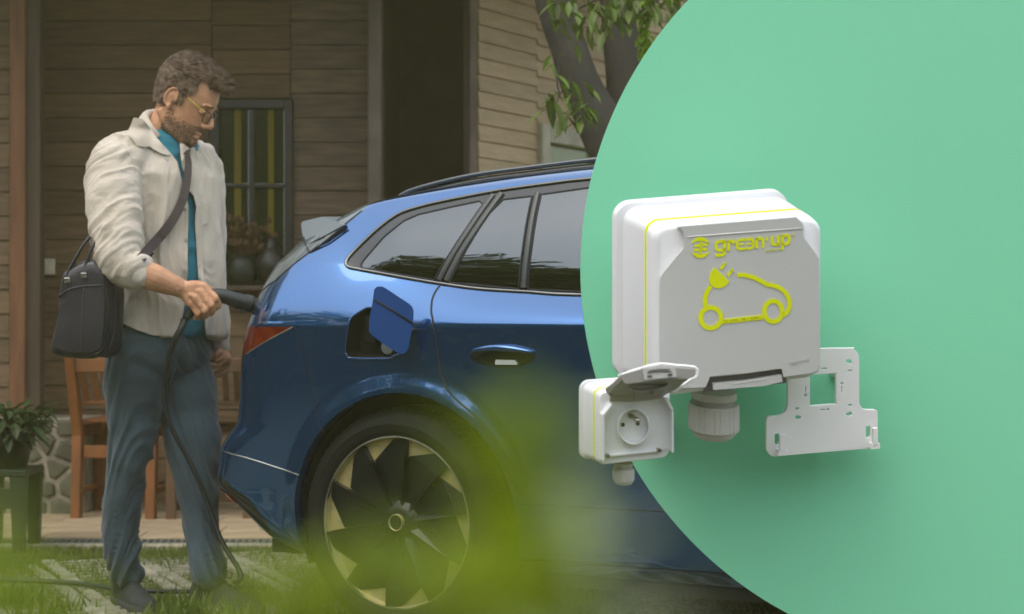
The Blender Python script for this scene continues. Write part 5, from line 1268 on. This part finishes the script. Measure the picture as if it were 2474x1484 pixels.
# glasses
gl = empty('glasses', tuple(hd(.15, .01))); gl.parent = MAN; gl.location = hd(.15, .01)-MAN.location
for s in (-1, 1):
    q = [hd(.159-.008*(abs(x)/.055), z_, s*x) for x, z_ in ((.010, .006), (.030, .009), (.052, .007), (.055, -.008), (.049, -.026), (.032, -.031), (.014, -.024))]
    mb = MB(); cc_ = crom(q+[q[0]], 4); mb.tube(cc_, .0018, 6, caps=False); mb.build('frame', M['glass_frame'], gl, smooth=True)
    me_ = MB(); me_.add(q, [tuple(range(7))]); me_.build('lens', M['lens'], gl)
    MB().tube([hd(.149, .004, s*.057), hd(.115, .014, s*.072), hd(.082, .022, s*.079)], [.0018, .0017, .0015], 6, flat=1.4).build('temple', M['temple'], gl)
    MB().tube([hd(.082, .022, s*.079), hd(.045, .030, s*.080)], .0017, 6).build('temple_tip', M['glass_frame'], gl)
MB().tube([hd(.161, -.004, -.010), hd(.164, .0, 0), hd(.161, -.004, .010)], .0016, 6).build('bridge', M['glass_frame'], gl, smooth=True)
# ---- t-shirt
ts = MB(); torso(ts, [(322, 393, 6.13, .072, .066), (335, 392, 6.13, .10, .08), (352, 386, 6.13, .16, .10), (390, 384, 6.13, .178, .116), (440, 392, 6.12, .185, .125), (560, 405, 6.12, .172, .126), (700, 414, 6.12, .18, .13), (800, 404, 6.12, .19, .14), (815, 404, 6.12, .18, .13)])
tsh = ts.build('t_shirt', M['tee'], MAN); tsh = remesh(tsh, .008, 4)
displace(tsh, lambda c, n: .006*ridge((c+mb_)*np.array([7, 7, 16.]))+.002*vnoise(c*40))
for p in tsh.data.polygons: p.use_smooth = True
# ---- shirt
sh_ = MB()
torso(sh_, [(322, 388, 6.14, .088, .075), (336, 385, 6.13, .135, .095), (356, 381, 6.13, .182, .115), (390, 381, 6.13, .205, .132), (430, 388, 6.12, .208, .142), (480, 394, 6.12, .198, .142), (560, 401, 6.12, .188, .141), (640, 407, 6.12, .192, .145), (700, 409, 6.12, .198, .150), (760, 406, 6.12, .208, .155), (815, 402, 6.12, .212, .158)])
chain(sh_, [(318, 366, 6.02, .070), (292, 392, 5.97, .086), (274, 440, 5.93, .092), (277, 520, 5.87, .083), (283, 580, 5.83, .079), (287, 622, 5.80, .073), (306, 645, 5.79, .064), (326, 654, 5.79, .0605)], 24)
chain(sh_, [(455, 372, 6.22, .060), (480, 410, 6.27, .075), (487, 500, 6.30, .07), (496, 600, 6.33, .062), (508, 700, 6.33, .050), (521, 780, 6.31, .038), (532, 838, 6.29, .0285)], 20)
SHIRT = sh_.build('shirt', M['linen'], MAN); SHIRT = remesh(SHIRT, .0052, 8, .5)
a1 = at(274, 440, 5.93); a2 = at(287, 622, 5.80); ad = (a2-a1).normalized()
def shirtw(c, n):
    p = c+mb_; nA = p.shape[0]; axd = np.array(ad)
    rel = p-np.array(a1); t = rel @ axd; rad = np.linalg.norm(rel-t[:, None]*axd, axis=1); arm = np.clip((.125-rad)/.03, 0, 1)*np.clip((t+.14)/.1, 0, 1)
    side = rel @ np.array((1, 0, 0)); dep = rel[:, 1]
    q = np.stack([(t+side*.45)*21, side*5, dep*5], 1); q += .7*vnoise(p*9)[:, None]
    wa = .0085*ridge(q*.8)*(.25+.75*np.clip(np.abs(t-.02)/.12, 0, 1))*(.5+.5*vnoise(p*7+3))*1.5+.0042*ridge(q*1.7+5)+.0018*ridge(q*4+2)
    el = np.exp(-((t-.26)/.07)**2); wa = wa+.004*el*ridge(q*1.7+9)
    q2 = np.stack([p[:, 0]*16, p[:, 1]*12, p[:, 2]*3.2+p[:, 0]*4], 1)+.9*vnoise(p*5)[:, None]
    wt = .011*ridge(q2)+.0045*ridge(q2*2.3+3)+.0016*ridge(q2*5+1)
    sideseam = np.exp(-((p[:, 2]-at(0, 470, 6)[2])/.12)**2)*np.exp(-((p[:, 0]-at(350, 0, 6)[0])/.05)**2); q3 = np.stack([p[:, 0]*6+p[:, 2]*14, p[:, 1]*6, p[:, 2]*5-p[:, 0]*6], 1)
    wt = wt+.007*sideseam*ridge(q3)
    return arm*wa+(1-arm)*wt
displace(SHIRT, shirtw)
def cutter(name, polys_):
    mb = MB()
    for poly, D0, D1 in polys_: mb.loft([[at(x, y, D0) for x, y in poly], [at(x, y, D1) for x, y in poly]])
    return mb.build(name, None)
def boolean(o, cut):
    bm = bmesh.new(); bm.from_mesh(cut.data); bmesh.ops.recalc_face_normals(bm, faces=bm.faces); bm.to_mesh(cut.data); bm.free()
    m = o.modifiers.new('b', 'BOOLEAN'); m.operation = 'DIFFERENCE'; m.object = cut; m.solver = 'EXACT'; apply_mods(o); bpy.data.objects.remove(cut); return o
SB = BVHTree.FromObject(SHIRT, bpy.context.evaluated_depsgraph_get())
def ray(bvh, px, py, base=None, dflt=6.0):
    b = base or MAN.location; o_ = Vector((0, 0, EYE))-b; d = Vector(((px-CX)/F, 1, (CY-py)/F)).normalized()
    h = bvh.ray_cast(o_, d)
    return (h[0]+b, h[1]) if h[0] is not None else (at(px, py, dflt), Vector((0, -1, 0)))
opening = [(352, 288), (377, 331), (398, 355), (415, 374), (428, 391), (439, 434), (452, 482), (455, 500), (455, 536), (453, 587), (453, 659), (447, 730), (436, 790), (429, 850), (500, 850), (497, 800), (490, 730), (480, 680), (477, 640), (474, 587), (471, 536), (474, 500), (468, 474), (458, 462), (452, 440), (440, 403), (436, 377), (434, 345), (440, 300), (400, 270)]
# polygon cut and the curved hem at the side
hem = [(250, 775), (300, 783), (330, 797), (370, 811), (415, 824), (430, 828), (432, 860), (250, 860)]
cut = cutter('cut', [(opening, 5.3, 6.12), (hem, 5.3, 6.5)]); boolean(SHIRT, cut)
for p in SHIRT.data.polygons: p.use_smooth = True
SHIRT.data.set_sharp_from_angle(angle=math.radians(50))
def patch(name, poly, bvh, m, parent, off=.006, th=.003, step=4, base=None, lift=None, sm=1, clampd=.05):
    """cloth piece lying on a surface: triangulated inside the outline"""
    from mathutils.geometry import delaunay_2d_cdt
    P = [Vector(p) for p in poly]; out = []; n = len(P)
    for i in range(n):
        a, b = P[i], P[(i+1) % n]; k = max(1, int((b-a).length/step))
        out += [a.lerp(b, j/k) for j in range(k)]
    nb = len(out); xs = [p.x for p in out]; ys = [p.y for p in out]; pts = list(out); y = min(ys)+step*.5
    pl_ = [(p.x, p.y) for p in out]
    while y < max(ys):
        x = min(xs)+step*.5
        while x < max(xs):
            if pip(pl_, x, y) and min((x-q.x)**2+(y-q.y)**2 for q in out) > (step*.5)**2: pts.append(Vector((x, y)))
            x += step
        y += step
    r = delaunay_2d_cdt(pts, [(i, (i+1) % nb) for i in range(nb)], [list(range(nb))], 1, 1e-4)
    dep = []
    for q in r[0]: h = ray(bvh, q.x, q.y, base); dep.append(h[0].y)
    dep = np.array(dep); md = np.median(dep); dep = np.clip(dep, md-clampd, md+clampd); qq = np.array([(q.x, q.y) for q in r[0]])
    dep = np.array([np.average(dep, weights=np.exp(-((qq-c_)**2).sum(1)/(2*(step*1.5)**2))) for c_ in qq]); V = []
    for q, D in zip(r[0], dep): V.append(at(q.x, q.y, D-off-(lift(q.x, q.y) if lift else 0)))
    k = len(V); V2 = [v+Vector((0, th, 0)) for v in V]; Fc = [tuple(f_) for f_ in r[2]]; ed = {}
    for f_ in Fc:
        for i in range(len(f_)): e = (f_[i], f_[(i+1) % len(f_)]); ed[e] = 1
    rim = [(a, b) for a, b in ed if (b, a) not in ed]
    allF = Fc+[tuple(i+k for i in f_[::-1]) for f_ in Fc]+[(b, a, a+k, b+k) for a, b in rim]
    o = mesh_obj(name, V+V2, allF, m, parent, smooth=True); o.data.set_sharp_from_angle(angle=math.radians(50)); return o
SB = BVHTree.FromObject(SHIRT, bpy.context.evaluated_depsgraph_get())
z5 = lambda x, y: (197.8+x*.2555, 280.3+y*.2555)
colr = [z5(*q) for q in [(490, 15), (575, 30), (650, 120), (720, 225), (800, 310), (862, 378), (800, 372), (740, 350), (680, 318), (640, 288), (600, 296), (520, 285), (490, 240), (450, 190), (440, 135)]]
def clift(x, y): return .012+.010*math.exp(-((x-335)/18)**2)
colb = MB(); 
ring_a = [(322, 289, 6.02), (336, 283, 6.05), (352, 288, 6.08)]
patch('collar', colr, SB, M['linen'], MAN, .007, .004, 4, lift=lambda x, y: .008)
patch('collar', [z5(*q) for q in [(925, 262), (960, 270), (1010, 300), (1060, 350), (1020, 352), (1000, 345), (965, 380), (950, 440), (935, 390)]], SB, M['linen'], MAN, .006, .004, 4, lift=lambda x, y: .006)
# collar stand at the back of the neck
st_ = MB(); P = [at(345, 300, 6.05), at(352, 289, 6.09), at(366, 281, 6.14), at(385, 280, 6.19)]
st_.tube([at(380, 334, 6.02), at(356, 308, 6.04), at(345, 292, 6.08), at(352, 284, 6.13), at(372, 281, 6.18), at(400, 288, 6.21), at(425, 312, 6.20), at(436, 335, 6.15)], [.010, .014, .017, .018, .018, .017, .014, .010], 10, flat=1.6)
st_.build('collar_stand', M['linen'], MAN, smooth=True)
# rolled cuff and the far cuff
c0, c1 = at(318, 650, 5.79), at(331, 655, 5.79)
cu_ = MB(); t_ = (c1-c0).normalized(); dcu = (at(360, 668, 5.79)-at(318, 646, 5.79)).normalized()
cu_.tube([c0-dcu*.006, c0+dcu*.010, c0+dcu*.022], [.066, .0645, .060], 26); CU = cu_.build('rolled_cuff', M['linen'], MAN, smooth=True)
displace(CU, lambda c, n: .003*vnoise(c*30))
for name_, pts_ in (('shoulder_seam', [(300, 352), (318, 385), (330, 430), (333, 480), (336, 520)]), ('yoke_seam', [(318, 330), (345, 352), (380, 372), (405, 388)])):
    mb = MB(); mb.tube([ray(SB, p.x, p.y)[0]+Vector((0, -.0012, 0)) for p in crom([(a, b, 0) for a, b in pts_], 6)], .0014, 5); mb.build(name_, M['linen'], MAN, smooth=True)
# buttons
for bx_, by_ in ((447, 507), (449, 580), (447, 652), (444, 716)):
    h = ray(SB, bx_, by_); mb = MB(); mb.tube([h[0]+Vector((0, -.002, 0)), h[0]+Vector((0, -.0045, 0))], .0055, 10); mb.build('button', M['button'], MAN)
patch('pocket', [(481, 490), (500, 492), (503, 540), (482, 545)], SB, M['linen'], MAN, .002, .002, 5)
patch('placket', [(442, 505), (453, 500), (453, 659), (447, 730), (437, 785), (428, 783), (438, 725), (443, 655), (442, 580)], SB, M['linen'], MAN, .0018, .0016, 5)
patch('placket', [(475, 500), (484, 498), (488, 590), (492, 680), (502, 750), (498, 770), (488, 720), (480, 660), (476, 587)], SB, M['linen'], MAN, .0018, .0016, 5)
# ---- trousers
tr_ = MB()
torso(tr_, [(752, 408, 6.12, .172, .125), (800, 392, 6.12, .190, .140), (850, 380, 6.12, .190, .145), (880, 379, 6.12, .175, .13), (905, 379, 6.12, .14, .10)])
mp_ = lambda rows: [(c, y, D, hw*D/F) for (y, c, hw, D) in rows]
chain(tr_, mp_([(865, 330, 72, 6.05), (900, 325, 73, 6.05), (950, 326, 68, 6.06), (1000, 323, 61, 6.07), (1060, 317, 55, 6.09), (1130, 305, 46, 6.11), (1200, 296, 43, 6.12), (1280, 294, 41, 6.14), (1340, 300, 38, 6.15), (1386, 308, 36, 6.16)]), 24)
chain(tr_, mp_([(865, 430, 66, 6.18), (900, 437, 69, 6.18), (950, 447, 72, 6.18), (1000, 455, 67, 6.18), (1060, 466, 61, 6.16), (1130, 474, 48, 6.14), (1200, 479, 44, 6.13), (1260, 485, 41, 6.12), (1320, 496, 38, 6.11), (1382, 506, 36, 6.10)]), 24)
TRO = tr_.build('trousers', M['denim'], MAN); TRO = remesh(TRO, .0065, 5)
def trw(c, n):
    p = c+mb_; z_ = p[:, 2]; q = np.stack([p[:, 0]*5, p[:, 1]*5, z_*17+p[:, 0]*6*np.sin(p[:, 0]*9)], 1)+.8*vnoise(p*5)[:, None]
    low = np.exp(-((z_-.16)/.11)**2); knee = np.exp(-((z_-.50)/.10)**2); hip = np.exp(-((z_-.86)/.10)**2)
    q4 = np.stack([p[:, 0]*14+p[:, 2]*5, p[:, 1]*12, p[:, 2]*4], 1)
    return (.0035+.009*low+.011*knee+.006*hip)*ridge(q)+.004*ridge(q4)+(.0025+.004*low)*ridge(q*2.1+4)
displace(TRO, trw)
for p in TRO.data.polygons: p.use_smooth = True
MB().tube([at(437, 770, 5.93), at(434, 830, 5.955), at(424, 890, 5.99), at(408, 930, 6.0)], .0018, 5).build('fly_seam', M['denim'], TRO)
# ---- shoes
def shoe(heel, toe, ank, label, shaft_top, wd=.050):
    h, t = at(*heel), at(*toe); h.z = t.z = 0; d = (t-h).normalized(); s_ = Vector((-d.y, d.x, 0)); L = (t-h).length
    e = empty('shoe', tuple(h)); e.parent = MAN; e.location = h-MAN.location; e['label'] = label
    def ring(u, hgt, w_, lean=0, n=20):
        out = []
        for k in range(n):
            a = 2*PI*k/n; ca, sa = math.cos(a), math.sin(a)
            z = .016+(hgt-.016)*max(0, sa)**.75; y = math.copysign(abs(ca)**.75, ca)*w_*(1-.35*max(0, sa))
            out.append(h+d*(u*L)+s_*y+Vector((0, 0, z)))
        return out
    mb = MB(); mb.loft([ring(*q) for q in ((-.02, .05, .018), (0, .085, .033), (.08, .105, .038), (.22, .112, .040), (.36, .100, .041), (.50, .085, .044), (.65, .068, .048), (.78, .056, .049), (.9, .048, .042), (.97, .038, .028), (1.0, .028, .012))])
    a_ = at(*ank); base = h+d*(.17*L)
    mb.tube([base+Vector((0, 0, .04)), base.lerp(a_, .5)+Vector((0, 0, .03)), Vector((a_.x, a_.y, shaft_top))], [.045, .046, .045], 18)
    u_ = mb.build('upper', M['shoe'], e); u_ = remesh(u_, .006, 4)
    for p in u_.data.polygons: p.use_smooth = True
    mb = MB(); sr = []
    for z in (0, .004, .018, .022):
        g = 1.04 if z < .02 else 1.0; prof = [(-.03, .012), (0, .034), (.1, .040), (.3, .040), (.5, .045), (.7, .051), (.85, .048), (.95, .034), (1.01, .010)]
        l = [h+d*(u*L)+s_*w_*g+Vector((0, 0, z)) for u, w_ in prof]+[h+d*(u*L)-s_*w_*g+Vector((0, 0, z)) for u, w_ in prof[::-1]]; sr.append(l)
    mb.loft(sr); mb.build('sole', M['sole'], e, angle=40)
    for i in range(5):
        u = .30+i*.07; z = .108-i*.010; mb = MB(); mb.tube([h+d*(u*L)+s_*.022+Vector((0, 0, z-.008)), h+d*((u+.03)*L)+Vector((0, 0, z+.006)), h+d*(u*L)-s_*.022+Vector((0, 0, z-.008))], .0024, 6); mb.build('lace', M['shoe'], e, smooth=True)
    top = h+d*(.30*L)+Vector((0, 0, .118)); side = d*.02+Vector((0, -1, 0))*.012
    mb = MB(); mb.tube(crom([top, top+side+Vector((.012, 0, .014)), top+side*2.2+Vector((.03, 0, .008)), top+side*2+Vector((.03, 0, -.012)), top+side+Vector((.01, 0, -.006)), top], 5), .0022, 6); mb.build('lace', M['shoe'], e, smooth=True)
    mb = MB(); mb.tube(crom([top, top+side*1.2+Vector((0, 0, -.02)), top+side*1.8+Vector((.006, 0, -.06))], 5), .0022, 6); mb.build('lace', M['shoe'], e, smooth=True)
shoe((290, 1445, 6.25), (366, 1466, 5.985), (306, 1395, 6.17), 'dark lace-up shoe on the left, toe towards the viewer', .135)
shoe((470, 1455, 6.17), (632, 1475, 5.985), (503, 1392, 6.115), 'dark lace-up shoe on the right, toe towards the car', .130)
# ---- shoulder strap and bag
BAG = empty('shoulder_bag', tuple(at(215, 760, 5.84)), 'dark leather messenger bag hanging at the man\'s hip by a wide strap', 'bag')
sl = [(451, 366, 12), (455, 395, 17), (452, 430, 21), (445, 470, 22), (432, 505, 23), (415, 535, 24), (395, 562, 25), (375, 585, 25), (358, 604, 25), (340, 625, 25)]
L_, R_2 = [], []
cp = crom([(x, y, w_) for x, y, w_ in sl], 4)
for i, p in enumerate(cp):
    t = (cp[min(i+1, len(cp)-1)]-cp[max(0, i-1)]); t.z = 0; t.normalize(); nrm = Vector((-t.y, t.x, 0)); L_.append((p+nrm*p.z*.48)[:2]); R_2.append((p-nrm*p.z*.48)[:2])
TB = BVHTree.FromObject(tsh, bpy.context.evaluated_depsgraph_get())
ctr = []
for p in cp:
    ys_ = [ray(SB, p.x+dx, p.y)[0].y for dx in (-14, -7, 0, 7, 14)]; ctr.append(min(ys_))
ctr = np.convolve(np.pad(np.array(ctr), 4, mode='edge'), np.ones(9)/9, 'valid')
V = []; Fc = []
for i in range(len(cp)):
    D = ctr[i]-.008
    for q, dd_ in ((L_[i], 0), (R_2[i], 0), (R_2[i], .004), (L_[i], .004)): V.append(at(q[0], q[1], D+dd_))
for i in range(len(cp)-1):
    for k in range(4): j = (k+1) % 4; Fc.append((4*i+k, 4*i+j, 4*i+4+j, 4*i+4+k))
Fc.append((0, 1, 2, 3)); mesh_obj('strap', V, Fc, M['strap'], BAG, smooth=False)
MB().tube([at(452, 370, ctr[0]-.006), at(446, 345, 6.16), at(425, 330, 6.24), at(380, 340, 6.27), at(330, 420, 6.27), at(290, 560, 6.2), at(260, 650, 6.02)], [.012, .022, .026, .026, .026, .026, .02], 8, flat=.2, up=(0, -1, .5)).build('strap', M['strap'], BAG, smooth=True)
MB().prism([at(*q) for q in ((352, 600, 5.87), (372, 612, 5.87), (322, 672, 5.865), (300, 672, 5.865))], (0, .004, 0)).build('strap', M['strap'], BAG)
fo = [(152, 657), (164, 649), (183, 637), (203, 628), (228, 626), (248, 640), (255, 668), (259, 720), (257, 790), (250, 845), (240, 860), (228, 866), (190, 865), (150, 861), (130, 856), (122, 849), (124, 838), (133, 795), (140, 760), (142, 718), (146, 680)]
cf_ = (195, 750)
def bring(sc, dx, D): return [at(cf_[0]+(x-cf_[0])*sc+dx, cf_[1]+(y-cf_[1])*(sc if sc < 1 else 1+(sc-1)*.5), D) for x, y in fo]
mb = MB(); mb.loft([bring(.80, 0, 5.758), bring(.93, 0, 5.763), bring(.985, 1, 5.775), bring(1.0, 4, 5.79), bring(.985, 22, 5.83), bring(.985, 40, 5.87), bring(.96, 48, 5.89), bring(.85, 50, 5.90)])
bb = mb.build('bag_body', M['leather'], BAG); bb = remesh(bb, .006, 3)
displace(bb, lambda c, n: .0055*vnoise((c+np.array(BAG.location))*np.array([9, 9, 5.]))+.003*ridge((c+np.array(BAG.location))*np.array([16, 16, 5.])))
for p in bb.data.polygons: p.use_smooth = True
BB = BVHTree.FromObject(bb, bpy.context.evaluated_depsgraph_get())
bl_ = BAG.location
patch('front_pocket', [(143, 717), (155, 707), (175, 698), (205, 692), (248, 690), (251, 740), (250, 800), (242, 842), (220, 852), (170, 852), (136, 842), (130, 835), (137, 790), (143, 750)], BB, M['leather'], BAG, .006, .005, 6, base=bl_)
def line(name, pts, r, m, off=.008): 
    mb = MB(); mb.tube([ray(BB, x, y, bl_, 5.8)[0]+Vector((0, -off, 0)) for x, y in [p[:2] for p in crom([(a, b, 0) for a, b in pts], 5)]], r, 6); return mb.build(name, m, BAG, smooth=True)
line('pocket_piping', [(143, 716), (155, 706), (175, 697), (205, 691), (250, 689)], .0022, M['stitch'])
line('seam', [(203, 694), (201, 740), (198, 800), (195, 850)], .0014, M['stitch'], .0075)
line('side_piping', [(248, 640), (255, 668), (259, 720), (256, 790), (250, 838), (238, 852), (222, 858)], .0028, M['leather'], .004)
line('side_zip', [(268, 660), (278, 720), (276, 800), (262, 850)], .0022, M['stitch'], .003)
for pts in ([(160, 684), (162, 668), (168, 650), (185, 620), (203, 590), (218, 572)], [(200, 672), (203, 655), (212, 625), (222, 600), (232, 582)]):
    P = crom([at(x, y, 5.765+.0009*i*i) for i, (x, y) in enumerate(pts)], 4); mb = MB(); mb.tube(P, .0085, 8, flat=.6); mb.build('carry_handle', M['leather'], BAG, smooth=True)
for x, y in ((162, 678), (202, 666)):
    MB().cbox((-.010, -.004, -.009), (.010, .004, .009), .002, Matrix.Translation(at(x, y, 5.750))).build('buckle', M['steel'], BAG)
    MB().cbox((-.007, -.003, -.028), (.007, .003, .028), .002, Matrix.Translation(at(x+2, y+10, 5.757))).build('handle_tab', M['leather'], BAG)
# ---- charging plug and cable
PLUG = empty('charging_plug', tuple(at(560, 720, 5.93)), 'black charging plug with its cable held in the man\'s right hand', 'charging cable')
P = crom([at(447, 772, 5.872), at(462, 752, 5.880), at(486, 728, 5.887), at(512, 714, 5.893), at(540, 716, 5.90), at(575, 727, 5.91), at(600, 733, 5.92)], 6)
rr = np.interp(np.linspace(0, 1, len(P)), [0, .1, .35, .5, .62, .8, 1], [.012, .016, .019, .022, .0235, .0255, .0275]).tolist()
MB().tube(P, rr, 24).build('handle', M['black_plastic'], PLUG, smooth=True)
MB().tube([at(571, 726, 5.908), at(574, 727, 5.909)], .0285, 24).build('collar_ring', M['black_plastic'], PLUG, angle=30)
MB().tube([at(588, 730, 5.914), at(607, 735, 5.922), at(608, 735, 5.922)], [.0285, .030, .028], 24).build('nose_sleeve', M['black_plastic'], PLUG, angle=30)
MB().tube([at(606, 735, 5.922), at(622, 738, 5.93)], .025, 24).build('nose', M['black_hole'], PLUG, smooth=True)
MB().cbox((-.012, -.004, -.004), (.012, .004, .004), .002, Matrix.Translation(at(588, 752, 5.905))).build('latch', M['black_plastic'], PLUG)
cab = [(447, 772, 5.872), (437, 795, 5.86), (424, 818, 5.86), (413, 845, 5.87), (405, 880, 5.88), (399, 920, 5.90), (398, 965, 5.92), (405, 1010, 5.93), (420, 1045, 5.94), (445, 1090, 5.95), (470, 1140, 5.96), (492, 1190, 5.97), (512, 1245, 5.97), (532, 1300, 5.96), (556, 1343, 5.95), (575, 1372, 5.94), (583, 1392, 5.93), (578, 1404, 5.93), (568, 1407, 5.96)]
P = crom([at(*q) for q in cab], 5); P = [Vector((p.x, p.y, max(p.z, .012))) for p in P]
rr = np.interp(np.linspace(0, 1, len(P)), [0, .12, .2, 1], [.0115, .0105, .0085, .0085]).tolist()
MB().tube(P, rr, 12).build('cable', M['black_plastic'], PLUG, smooth=True)
gc = crom([at(q[0], q[1], EYE*F/(q[1]-CY-8)) for q in [(640, 1446), (600, 1440), (560, 1445), (470, 1452), (380, 1452), (300, 1449), (262, 1443), (200, 1434), (120, 1428), (20, 1425), (-80, 1420)]], 5)
tag(MB().tube([Vector((p.x, p.y, .022)) for p in gc], .009, 8).build('ground_cable', M['black_plastic'], None, smooth=True), 'thin black cable lying on the grass behind the left shoe', 'cable')
# ============================================================ tall grass and weeds close to the viewer
def tuft(name, px, D, top_py, n, spread, label, seed, m='grass_veil', wd=.006, cat='grass', lean=.2, leafy=True):
    r = np.random.RandomState(seed); c = at(px, top_py, D); root = empty(name, (c.x, D, 0), label, cat, 'tall grass close to the viewer')
    for i in range(n):
        x = c.x+r.normal()*spread; y = D+r.normal()*spread*.5; h = c.z*(1-abs(r.normal())*.035); dx, dy = r.normal()*lean*.12, r.normal()*lean*.06
        V = []; Fc = []; K = 7; a = r.uniform(0, PI); w0 = wd*r.uniform(.7, 1.3)
        for k in range(K):
            t = k/(K-1); ww = w0*(1-t**2.5)*.5+.0002; px_ = x+dx*t*t; py_ = y+dy*t*t
            V += [(px_-math.cos(a)*ww, py_-math.sin(a)*ww, h*t), (px_+math.cos(a)*ww, py_+math.sin(a)*ww, h*t)]
        for k in range(K-1): Fc.append((2*k, 2*k+1, 2*k+3, 2*k+2))
        mesh_obj('blade', V, Fc, M[m], root)
def weed(px, D, py0, py1, n, sx, label, seed, m='grass_veil', ls=1.0, name='leafy_weed'):
    """upright weed with leaves; the leaves fill the frame heights py0..py1 at distance D"""
    r = np.random.RandomState(seed); c = at(px, py0, D); root = empty(name, (c.x, D, 0), label, 'weed', 'tall weeds close to the viewer')
    W = sx*D/F; nst = max(2, int(n/9)); tops = []
    for i in range(nst):
        x = c.x+r.uniform(-1, 1)*W*.7; y = D+r.normal()*.02; h = c.z-abs(r.normal())*(c.z-at(0, py1, D).z)*.3; tops.append((x, y, h))
        MB().tube([(x*.8+c.x*.2, y, 0), (x, y+.005, h*.6), (x, y, h)], [.0022, .0018, .0008], 5).build('stem', M[m], root)
    zb = at(0, py1, D).z; lib = []
    for i in range(n):
        x, y, h = tops[r.randint(nst)]; t = r.beta(1.1, 1.5); z = zb+(h-zb)*t; a = r.uniform(0, 2*PI)
        mb = MB(); place(mb, leaf_mesh(.05*ls, .010*ls), (x, y, z), (math.cos(a), math.sin(a)*.6, r.uniform(-.2, .9)), s=r.uniform(.7, 1.25)); mb.build('leaf', M[m], root)
weed(-10, .27, 1130, 1500, 34, 90, 'blurred bright weed in the lower left corner', 1, ls=.30)
weed(90, .28, 1330, 1500, 20, 120, 'blurred low weed beside the lower left corner', 2, ls=.28)
weed(640, .28, 1400, 1500, 18, 100, 'blurred weed between the right shoe and the wheel', 4, ls=.28)
weed(880, .28, 1425, 1500, 22, 130, 'blurred weed in front of the lower wheel rim', 5, ls=.28)
weed(1130, .27, 1390, 1500, 15, 90, 'blurred weed right of the rim at the bottom', 6, ls=.30)
weed(1270, .26, 900, 1230, 24, 85, 'tall blurred weed in front of the rear door', 7, ls=.30)
weed(1250, .27, 1220, 1500, 30, 125, 'blurred weed in front of the door sill', 8, ls=.30)
weed(1450, .30, 1290, 1500, 11, 80, 'pale blurred weed at the bottom beside the board', 9, m='pale_blade', ls=.36)
